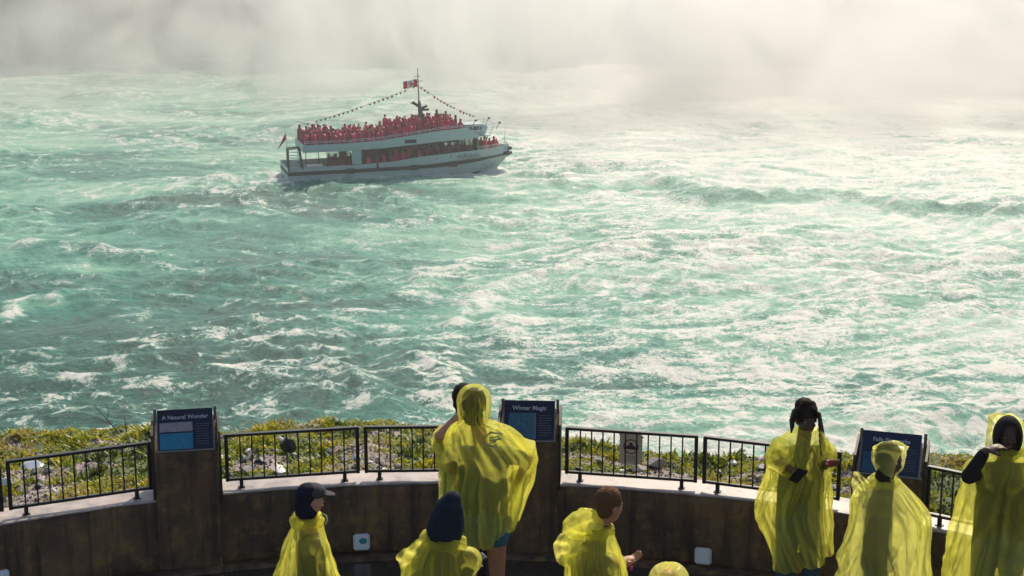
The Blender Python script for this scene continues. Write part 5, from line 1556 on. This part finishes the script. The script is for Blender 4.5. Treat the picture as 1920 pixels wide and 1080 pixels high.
# ===== child in a cap at the left
yA = 9.75
rA, bA = person(576, yA, "child in profile with a grey cap over a navy hood and yellow poncho")
JA = figure(bA, 1.42, math.radians(75), head_nod=-0.1)
JA['head'] = P(584, 936, y=yA) 
body_mesh(JA, "body", SK_L, rA)
clothes(JA, rA, 'top', M_NAVY, "hoodie", sleeve=1.9); clothes(JA, rA, 'legs', M_DENIM, "trousers"); shoes(JA, rA)
HR, hc, k = JA['HR'], JA['head'], JA['k']
mb = MB()
for c, r_ in (((0, -0.045, 0.03), (0.098, 0.085, 0.105)), ((0, -0.06, -0.05), (0.088, 0.075, 0.09)), ((0, -0.035, -0.11), (0.095, 0.09, 0.07)), ((0, -0.02, 0.085), (0.085, 0.08, 0.05))):
    v, f = ellipsoid(hc + HR @ (Vector(c) * k), [q * k for q in r_], HR, 24); mb.add(v, f)
fuse(mb, "hood", M_NAVY, 0.010, rA, 2)
mb = MB(); v, f = ellipsoid(hc + HR @ (Vector((0, 0.008, 0.068)) * k), [0.088 * k, 0.104 * k, 0.068 * k], HR, 24); mb.add(v, f)
mb.add(*ellipsoid(hc + HR @ (Vector((0, 0.108, 0.052)) * k), [0.070 * k, 0.085 * k, 0.012 * k], HR @ Matrix.Rotation(-0.12, 3, 'X'), 24))
cap_o = fuse(mb, "cap", simple("grey_cap", (0.060, 0.055, 0.062), 0.8, 0.3, 20), 0.007, rA, 1)
rowsA = [(964, 546, 604, .10, .10), (972, 543, 606, .11, .11), (986, 546, 609, .12, .12), (1000, 540, 612, .14, .14), (1022, 532, 618, .17, .17), (1050, 523, 627, .19, .19), (1080, 512, 638, .21, .21), (1130, 505, 648, .22, .22), (1200, 500, 655, .23, .23), (1290, 495, 662, .25, .25)]
poncho(JA, rA, rowsA, yA, poncho_mat("child_poncho_sheet", YEL, 1, 0.32), 7, fold=0.05, slack=1.05,
       extra=[torus_roll(P(575, 975, y=yA), 0.085, 0.09, 0.026, 2, 0.0, 0.0)])
mb = MB(); mb.tube([P(603, 962, y=yA - 0.05), P(611, 966, y=yA - 0.06), P(614, 975, y=yA - 0.06), P(610, 984, y=yA - 0.05)], 0.005, 6); mb.build("hood_string", simple("pale_string", (0.7, 0.68, 0.4), 0.5), rA, True)
to_local(rA)

# ===== person with a tall dark hood, from behind
yB = 9.3
rB, bB = person(832, yB, "person from behind with a peaked dark navy hood, yellow poncho gathered round the shoulders")
JB = figure(bB, 1.50, 0.25, armR=(rel(870, 1075, yB + 0.02, bB), rel(882, 1062, yB + 0.10, bB)))
JB['head'] = P(839, 974, y=yB)
body_mesh(JB, "body", SK_L, rB, hand_opts={'R': (Vector((0, 0, -1)), 1.0)})
clothes(JB, rB, 'top', M_NAVY, "hoodie", sleeve=1.9); clothes(JB, rB, 'legs', M_DENIM, "trousers"); shoes(JB, rB)
mb = MB()
pts = [((851, 926), .022), ((848, 938), .060), ((842, 955), .092), ((838, 975), .112), ((834, 992), .116), ((832, 1008), .112)]
for (a, ra), (b, rb) in zip(pts[:-1], pts[1:]): mb.cap(P(*a, y=yB), P(*b, y=yB), ra, rb, 18)
fuse(mb, "hood", simple("navy_hood", (0.011, 0.018, 0.032), 0.85, 0.3, 25, 0, 0.3, 0.003), 0.011, rB, 2)
rowsB = [(1002, 802, 864, .11, .11), (1010, 790, 869, .13, .13), (1022, 774, 876, .16, .15), (1038, 762, 880, .19, .18), (1058, 757, 882, .21, .19), (1090, 752, 886, .22, .20), (1150, 746, 890, .23, .22), (1260, 740, 900, .25, .24)]
# pointed corner of the turned-up sheet at left
def lappet(pts, th, seed, sub=10):
    """crumpled flap between two edge polylines"""
    A, B = pts; V, F = [], []; rg = random.Random(seed); n = sub; mrows = 8
    def at(L, t): q = t * (len(L) - 1); k = min(int(q), len(L) - 2); return Vector(L[k]).lerp(Vector(L[k + 1]), q - k)
    for i in range(n + 1):
        for j in range(mrows + 1):
            a, b = at(A, i / n), at(B, i / n); p = a.lerp(b, j / mrows)
            p.y += 0.022 * math.sin(i * 1.7 + seed + j * 0.9) + 0.012 * math.sin(j * 2.3 + seed * 2); p.z += 0.006 * math.sin(i * 2.9 + j)
            V.append(tuple(p))
    for i in range(n):
        for j in range(mrows): a = i * (mrows + 1) + j; F.append((a, a + 1, a + mrows + 2, a + mrows + 1))
    return V, F
fl1 = lappet(([P(800, 998, y=yB - .08), P(770, 1022, y=yB - .10), P(741, 1042, y=yB - .06)], [P(806, 1025, y=yB - .14), P(790, 1070, y=yB - .16), P(758, 1085, y=yB - .12)]), 0.0, 1)
poncho(JB, rB, rowsB, yB, poncho_mat("gathered_poncho_sheet", YEL, 3, 0.22), 11, fold=0.05, slack=1.05,
       extra=[torus_roll(P(832, 1014, y=yB), 0.118, 0.11, 0.030, 4, -0.01, 0.0), fl1])
to_local(rB)
o = None
q0 = P(893, 1049, y=yB + 0.10)
lf = empty("folded_leaflet", q0, "folded pale blue leaflet held in front of the person with the dark hood", "leaflet")
mb = MB(); R_ = Matrix.Rotation(-0.55, 3, 'Y') @ Matrix.Rotation(0.6, 3, 'X')
mb.box((0, 0, 0), (0.12, 0.004, 0.07), R_); mb.box((0.0, -0.008, 0.004), (0.115, 0.003, 0.066), R_ @ Matrix.Rotation(0.12, 3, 'X'))
mb.build("paper", simple("pale_blue_paper", (0.42, 0.47, 0.60), 0.6, 0.2, 30), lf)

# ===== short-haired boy, right of the middle
yC = 9.15
rC, bC = person(1112, yC, "short brown-haired person in profile looking right, yellow poncho hood fallen back")
JC = figure(bC, 1.58, math.radians(62), head_face=math.radians(58), head_nod=-0.15, armR=None, armL=(rel(1150, 1060, yC + 0.12, bC), rel(1166, 1052, yC + 0.22, bC)))
JC['head'] = P(1143, 949, y=yC); JC['neck'] = P(1120, 996, y=yC)
body_mesh(JC, "body", SK_O, rC, hand_opts={'L': (Vector((0, -0.3, 1)), 0.6, Vector((0.9, 0.3, 0.1)))})
clothes(JC, rC, 'top', M_NAVY, "shirt", sleeve=0.6); clothes(JC, rC, 'legs', M_DENIM, "trousers"); shoes(JC, rC)
hair_cap(JC, rC, simple("short_brown_hair", (0.13, 0.060, 0.030), 0.8, 0.5, 60, 0, 0.8, 0.004), None, 0.008, -0.025)
mb = MB(); v, f = torus_roll(P(1124, 986, y=yC), 0.062, 0.06, 0.011, 1, 0, 0, 40, 10, 0.05); mb.add(v, f); mb.build("shirt_collar", M_BLACK, rC, True)
rowsC = [(985, 1088, 1146, .09, .10), (992, 1072, 1150, .13, .13), (1003, 1060, 1153, .16, .15), (1020, 1054, 1158, .18, .17), (1045, 1058, 1165, .20, .18), (1075, 1063, 1172, .21, .19), (1130, 1055, 1182, .22, .20), (1230, 1046, 1192, .24, .22)]
hb = [sleeve([P(1128, 985, y=yC - 0.07), P(1098, 974, y=yC - 0.10), P(1078, 985, y=yC - .12), P(1068, 1003, y=yC - .12)], [0.025, 0.075, 0.075, 0.05], 6, crumple=0.16),
      lappet(([P(1075, 985, y=yC - .12), P(1045, 1006, y=yC - .10), P(1036, 1022, y=yC - .08), P(1044, 1055, y=yC - .08)], [P(1095, 1010, y=yC - .18), P(1085, 1030, y=yC - .17), P(1075, 1050, y=yC - .16), P(1066, 1066, y=yC - .12)]), 0, 3),
      torus_roll(P(1118, 996, y=yC), 0.090, 0.095, 0.026, 5, 0.015, -0.01)]
poncho(JC, rC, rowsC, yC, poncho_mat("boy_poncho_sheet", YEL, 5, 0.26), 17, fold=0.05, slack=1.05, extra=hb)
to_local(rC)
q0 = P(1180, 1052, y=yC + 0.26)
pk = empty("keyring", q0, "small pink and white trinket held by the short brown-haired person", "trinket")
mb = MB(); mb.tube([(-.02, 0, -.02), (0, -.01, 0.03), (0.02, 0, 0.0), (0.005, 0.01, -0.03), (-.015, 0, -0.035)], 0.007, 8); mb.box((0.012, -.01, -.045), (0.02, 0.012, 0.03), None, 0, 0.004)
mb.build("band", simple("pink_band", (0.6, 0.08, 0.22), 0.4), pk, True)

# ===== top of a yellow hood at the bottom edge
yD = 8.1
rD, bD = person(1254, yD, "person at the bottom edge with only the top of a yellow hood showing")
JD = figure(bD, 1.52, 0.2)
JD['head'] = P(1254, 1102, y=yD)
body_mesh(JD, "body", SK_L, rD, 0.010); clothes(JD, rD, 'top', M_SHIRT, "shirt", sleeve=1.0); clothes(JD, rD, 'legs', M_DENIM, "trousers"); shoes(JD, rD)
rowsD = [(1068, 1240, 1258, .03, .03), (1072, 1232, 1272, .08, .07), (1080, 1226, 1282, .12, .11), (1100, 1218, 1291, .14, .13), (1125, 1220, 1290, .14, .13), (1145, 1222, 1288, .12, .12), (1165, 1200, 1312, .16, .16), (1190, 1175, 1335, .19, .18), (1250, 1165, 1345, .22, .21), (1400, 1150, 1355, .25, .24)]
poncho(JD, rD, rowsD, yD, poncho_mat("crumpled_hood_sheet", YEL2, 7, 0.2), 21, fold=0.03, slack=1.09, closed_top=True)
to_local(rD)

# ===== woman with long braids
yE = 10.9
rE, bE = person(1506, yE, "woman with long dark braids standing in a wide yellow poncho, facing the terrace")
JE = figure(bE, 1.66, math.pi - 0.15, head_nod=-0.12, armR=(rel(1462, 868, yE - 0.05, bE), rel(1490, 884, yE - 0.26, bE)), armL=(rel(1545, 872, yE - 0.08, bE), rel(1552, 868, yE - 0.26, bE)))
JE['head'] = P(1512, 786, y=yE)
body_mesh(JE, "body", SK_D, rE, hand_opts={'R': (Vector((0.2, -0.3, 1)), 0.8), 'L': (Vector((-0.2, 0, 1)), 0.8, Vector((0.35, -0.8, 0.1)))})
clothes(JE, rE, 'top', simple("olive_top", (0.08, 0.09, 0.03), 0.8), "top", sleeve=0.6); clothes(JE, rE, 'legs', M_DENIM, "jeans"); shoes(JE, rE)
hx = [ellipsoid(P(1509, 754, y=yE), (0.055, 0.06, 0.03)), ellipsoid(P(1498, 758, y=yE + .01), (0.03, 0.03, 0.03)), ellipsoid(P(1523, 759, y=yE + .01), (0.025, 0.03, 0.03))]
hair_cap(JE, rE, M_HAIRD, hx, 0.014)
def braid(pts, r, name="braid"):
    mb = MB(); P3 = [Vector(p) for p in pts]; L = []
    for a, b in zip(P3[:-1], P3[1:]):
        n = max(2, int((b - a).length / 0.014))
        for i in range(n): L.append(a.lerp(b, i / n))
    rads = [r * (1 + 0.28 * math.sin(i * 2.1)) * (1 - 0.35 * i / len(L)) for i in range(len(L))]
    mb.tube(L, rads, 7); return mb.build(name, M_HAIRD, rE, True)
for k in range(13):
    o_ = k * 1.3 - 3; d = -0.08 + 0.014 * k
    braid([P(1524 - k, 765, y=yE + d), P(1535 + o_ * .2, 775, y=yE + d - .03), P(1538 + o_ * .5, 810, y=yE - .06 + .02 * k), P(1540 + o_ * .7, 840, y=yE - .14 + .015 * k), P(1543 + o_ * .6, 862 - 2 * k, y=yE - .17 + .013 * k)], 0.0075)
for k in range(11):
    d = -0.08 + 0.016 * k
    braid([P(1503 + k * .5, 756, y=yE + d), P(1494 - k * .8, 770, y=yE + d - .03), P(1490 - k * .9, 788, y=yE - .07), P(1487 - k * .3, 806 + k, y=yE - .11)], 0.0065)
rowsE = [(802, 1495, 1534, .08, .08), (808, 1480, 1542, .12, .12), (818, 1468, 1549, .15, .14), (832, 1452, 1553, .18, .16), (850, 1444, 1554, .21, .17), (868, 1441, 1554, .23, .18), (885, 1444, 1554, .22, .18), (905, 1437, 1554, .20, .19), (930, 1424, 1555, .21, .20), (955, 1418, 1556, .22, .21), (980, 1424, 1557, .23, .22), (1005, 1437, 1558, .23, .22, .02), (1028, 1450, 1558, .22, .21, .05), (1045, 1462, 1556, .21, .20, .07)]
poncho(JE, rE, rowsE, yE, poncho_mat("wide_poncho_sheet", YEL, 9, 0.34), 25, fold=0.045, slack=1.05,
       extra=[sleeve([P(1470, 830, y=yE - .05), P(1456, 862, y=yE - .12), P(1478, 880, y=yE - .26)], [0.085, 0.09, 0.055], 2), sleeve([P(1540, 830, y=yE - .02), P(1548, 858, y=yE - .12), P(1550, 868, y=yE - .2)], [0.06, 0.06, 0.04], 4)])
to_local(rE)
q0 = P(1496, 892, y=yE - 0.36)
ph = empty("phone", q0, "dark phone held in the braided woman's lowered hand", "phone")
mb = MB(); mb.box((0, 0, 0), (0.07, 0.012, 0.14), Matrix.Rotation(0.45, 3, 'Y') @ Matrix.Rotation(0.5, 3, 'X'), 0, 0.005); mb.build("case", M_BLACK, ph)
q0 = P(1560, 868, y=yE - 0.36)
rc = empty("red_packet", q0, "small red packet held out at the braided woman's side", "packet")
mb = MB(); mb.box((0, 0, 0), (0.065, 0.02, 0.045), Matrix.Rotation(-0.1, 3, 'Y'), 0, 0.008); mb.build("wrapper", simple("red_wrapper", (0.45, 0.03, 0.03), 0.5), rc)

# ===== hooded person in front of the right pier
yF = 10.2
rF, bF = person(1657, yF, "hooded person in profile in front of the right pier, wrapped in a loose yellow poncho")
JF = figure(bF, 1.55, math.radians(105), head_face=math.radians(122), head_nod=-0.25)
JF['head'] = P(1668, 862, y=yF); JF['neck'] = P(1661, 902, y=yF)
body_mesh(JF, "body", SK_D, rF); clothes(JF, rF, 'top', M_NAVY, "top", sleeve=1.9); clothes(JF, rF, 'legs', M_DENIM, "trousers"); shoes(JF, rF)
hair_cap(JF, rF, M_HAIRD, [ellipsoid(P(1655, 892, y=yF - .02), (0.05, 0.06, 0.06))], 0.006)
rowsF = [(897, 1640, 1684, .10, .09), (903, 1625, 1694, .13, .12), (912, 1610, 1703, .16, .14), (925, 1602, 1714, .18, .16), (942, 1599, 1727, .20, .17), (960, 1600, 1738, .21, .18), (985, 1596, 1741, .22, .19), (1010, 1588, 1738, .22, .20), (1040, 1577, 1738, .23, .21), (1080, 1572, 1740, .23, .22), (1140, 1575, 1742, .24, .23), (1230, 1580, 1745, .25, .24)]
# hood as a cowl round the head, open towards the face
def cowl(J, mat_parent, mat, seed, front=0.045, size=(0.118, 0.185, 0.135), back=0.0):
    HR, hc, k = J['HR'], J['head'], J['k']; V, F = [], []; n, m_ = 40, 26
    for i in range(m_ + 1):
        t = i / m_                                    # 0 at the face rim, 1 at the back
        a = math.radians(78 + 97 * t)                # angle from face axis
        for j in range(n):
            q = 2 * math.pi * j / n
            w = 1 + 0.05 * math.sin(5 * q + seed) + 0.04 * math.sin(9 * q + 6 * t) + 0.03 * math.sin(14 * t + 2 * q)
            p = Vector((size[0] * math.sin(a) * math.cos(q), size[1] * math.cos(a) + front, size[2] * math.sin(a) * math.sin(q) * (1.25 if math.sin(q) < 0 else 1) + 0.018)) * w
            if i == 0: p *= 1.03
            V.append(tuple(hc + HR @ (p * k)))
    for i in range(m_):
        for j in range(n): F.append((i * n + j, i * n + (j + 1) % n, (i + 1) * n + (j + 1) % n, (i + 1) * n + j))
    return V, F
poncho(JF, rF, rowsF, yF, poncho_mat("draped_poncho_sheet", YEL2, 4, 0.32), 31, margin=0.052, fold=0.05, slack=1.05,
       extra=[cowl(JF, rF, None, 3), torus_roll(P(1655, 903, y=yF), 0.085, 0.085, 0.022, 3),
              lappet(([P(1630, 905, y=yF - .05), P(1606, 880, y=yF - .04), P(1596, 890, y=yF - .02), P(1597, 915, y=yF - .02)], [P(1625, 925, y=yF - .1), P(1618, 920, y=yF - .09), P(1612, 925, y=yF - .08), P(1604, 945, y=yF - .04)]), 0, 5)])
to_local(rF)

# ===== person at the right edge with dark hood and a hand at the chin
yG = 10.35
rG, bG = person(1888, yG, "person in a black hood at the right edge, dark-sleeved arm raised to chin")
JG = figure(bG, 1.74, math.pi + 0.1, head_face=math.pi + 0.12, head_nod=-0.08, armR=(rel(1817, 893, yG - 0.16, bG), rel(1848, 845, yG - 0.24, bG)), armL=(rel(1960, 905, yG - 0.05, bG), rel(1950, 960, yG - 0.2, bG)))
JG['head'] = P(1889, 815, y=yG)
body_mesh(JG, "body", SK_D, rG, hand_opts={'R': (Vector((0.3, 0.3, -1)), 0.55, Vector((0.85, 0.1, 0.25)))})
clothes(JG, rG, 'legs', M_DENIM, "trousers"); shoes(JG, rG)
tp = clothes(JG, rG, 'top', M_BLACK, "jumper", sleeve=1.85)
HR, hc, k = JG['HR'], JG['head'], JG['k']
mb = MB(); n = 36; V, F = [], []; m_ = 22
for i in range(m_ + 1):
    t = i / m_; a = math.radians(50 + 124 * t)
    for j in range(n):
        q = 2 * math.pi * j / n; V.append(tuple(hc + HR @ (Vector((0.100 * math.sin(a) * math.cos(q), 0.118 * math.cos(a) + 0.012, 0.155 * math.sin(a) * math.sin(q) - 0.012)) * k)))
F = [(i * n + j, i * n + (j + 1) % n, (i + 1) * n + (j + 1) % n, (i + 1) * n + j) for i in range(m_) for j in range(n)]
mb.add(V, F); mb.build("hood", M_BLACK, rG, True)
rowsG = [(838, 1868, 1912, .10, .10), (846, 1852, 1932, .13, .12), (858, 1838, 1952, .16, .14), (875, 1822, 1966, .18, .16), (900, 1806, 1975, .19, .18), (940, 1797, 1985, .20, .20), (980, 1788, 1992, .22, .21), (1020, 1780, 2000, .23, .22), (1060, 1772, 2006, .24, .23), (1120, 1765, 2012, .25, .24), (1190, 1760, 2018, .26, .25)]
class _J(dict): pass
def back_hood(c, size, seed, lean):
    V, F = [], []; n, m_ = 48, 22
    for i in range(m_ + 1):
        a = math.radians(84 + 92 * i / m_)
        for j in range(n):
            q = 2 * math.pi * j / n; up_ = max(0, math.sin(q))
            w = 1 + 0.05 * math.sin(5 * q + seed) + 0.04 * math.sin(11 * q + 3 * i / m_) + 0.05 * math.sin(9 * i / m_ + 2 * q)
            p = Vector((size[0] * math.sin(a) * math.cos(q) - lean * up_ ** 2 * math.sin(a), -size[1] * math.cos(a), size[2] * math.sin(a) * math.sin(q))) * w
            V.append(tuple(Vector(c) + p))
    F = [(i * n + j, i * n + (j + 1) % n, (i + 1) * n + (j + 1) % n, (i + 1) * n + j) for i in range(m_) for j in range(n)]
    return V, F
hoodG = back_hood(P(1889, 822, y=yG + .045), (0.135, 0.16, 0.185), 3, 0.045)
sideG = lappet(([P(1925, 850, y=yG + .02), P(1932, 825, y=yG + .04), P(1930, 800, y=yG + .08)], [P(1915, 858, y=yG - .04), P(1940, 850, y=yG - .02), P(1945, 835, y=yG)]), 0, 4)
poncho(JG, rG, rowsG, yG, poncho_mat("edge_poncho_sheet", YEL, 6, 0.34), 37, fold=0.05, slack=1.05, extra=[hoodG, sideG, torus_roll(P(1890, 846, y=yG), 0.085, 0.09, 0.022, 6)],
       skipcaps=())
to_local(rG)
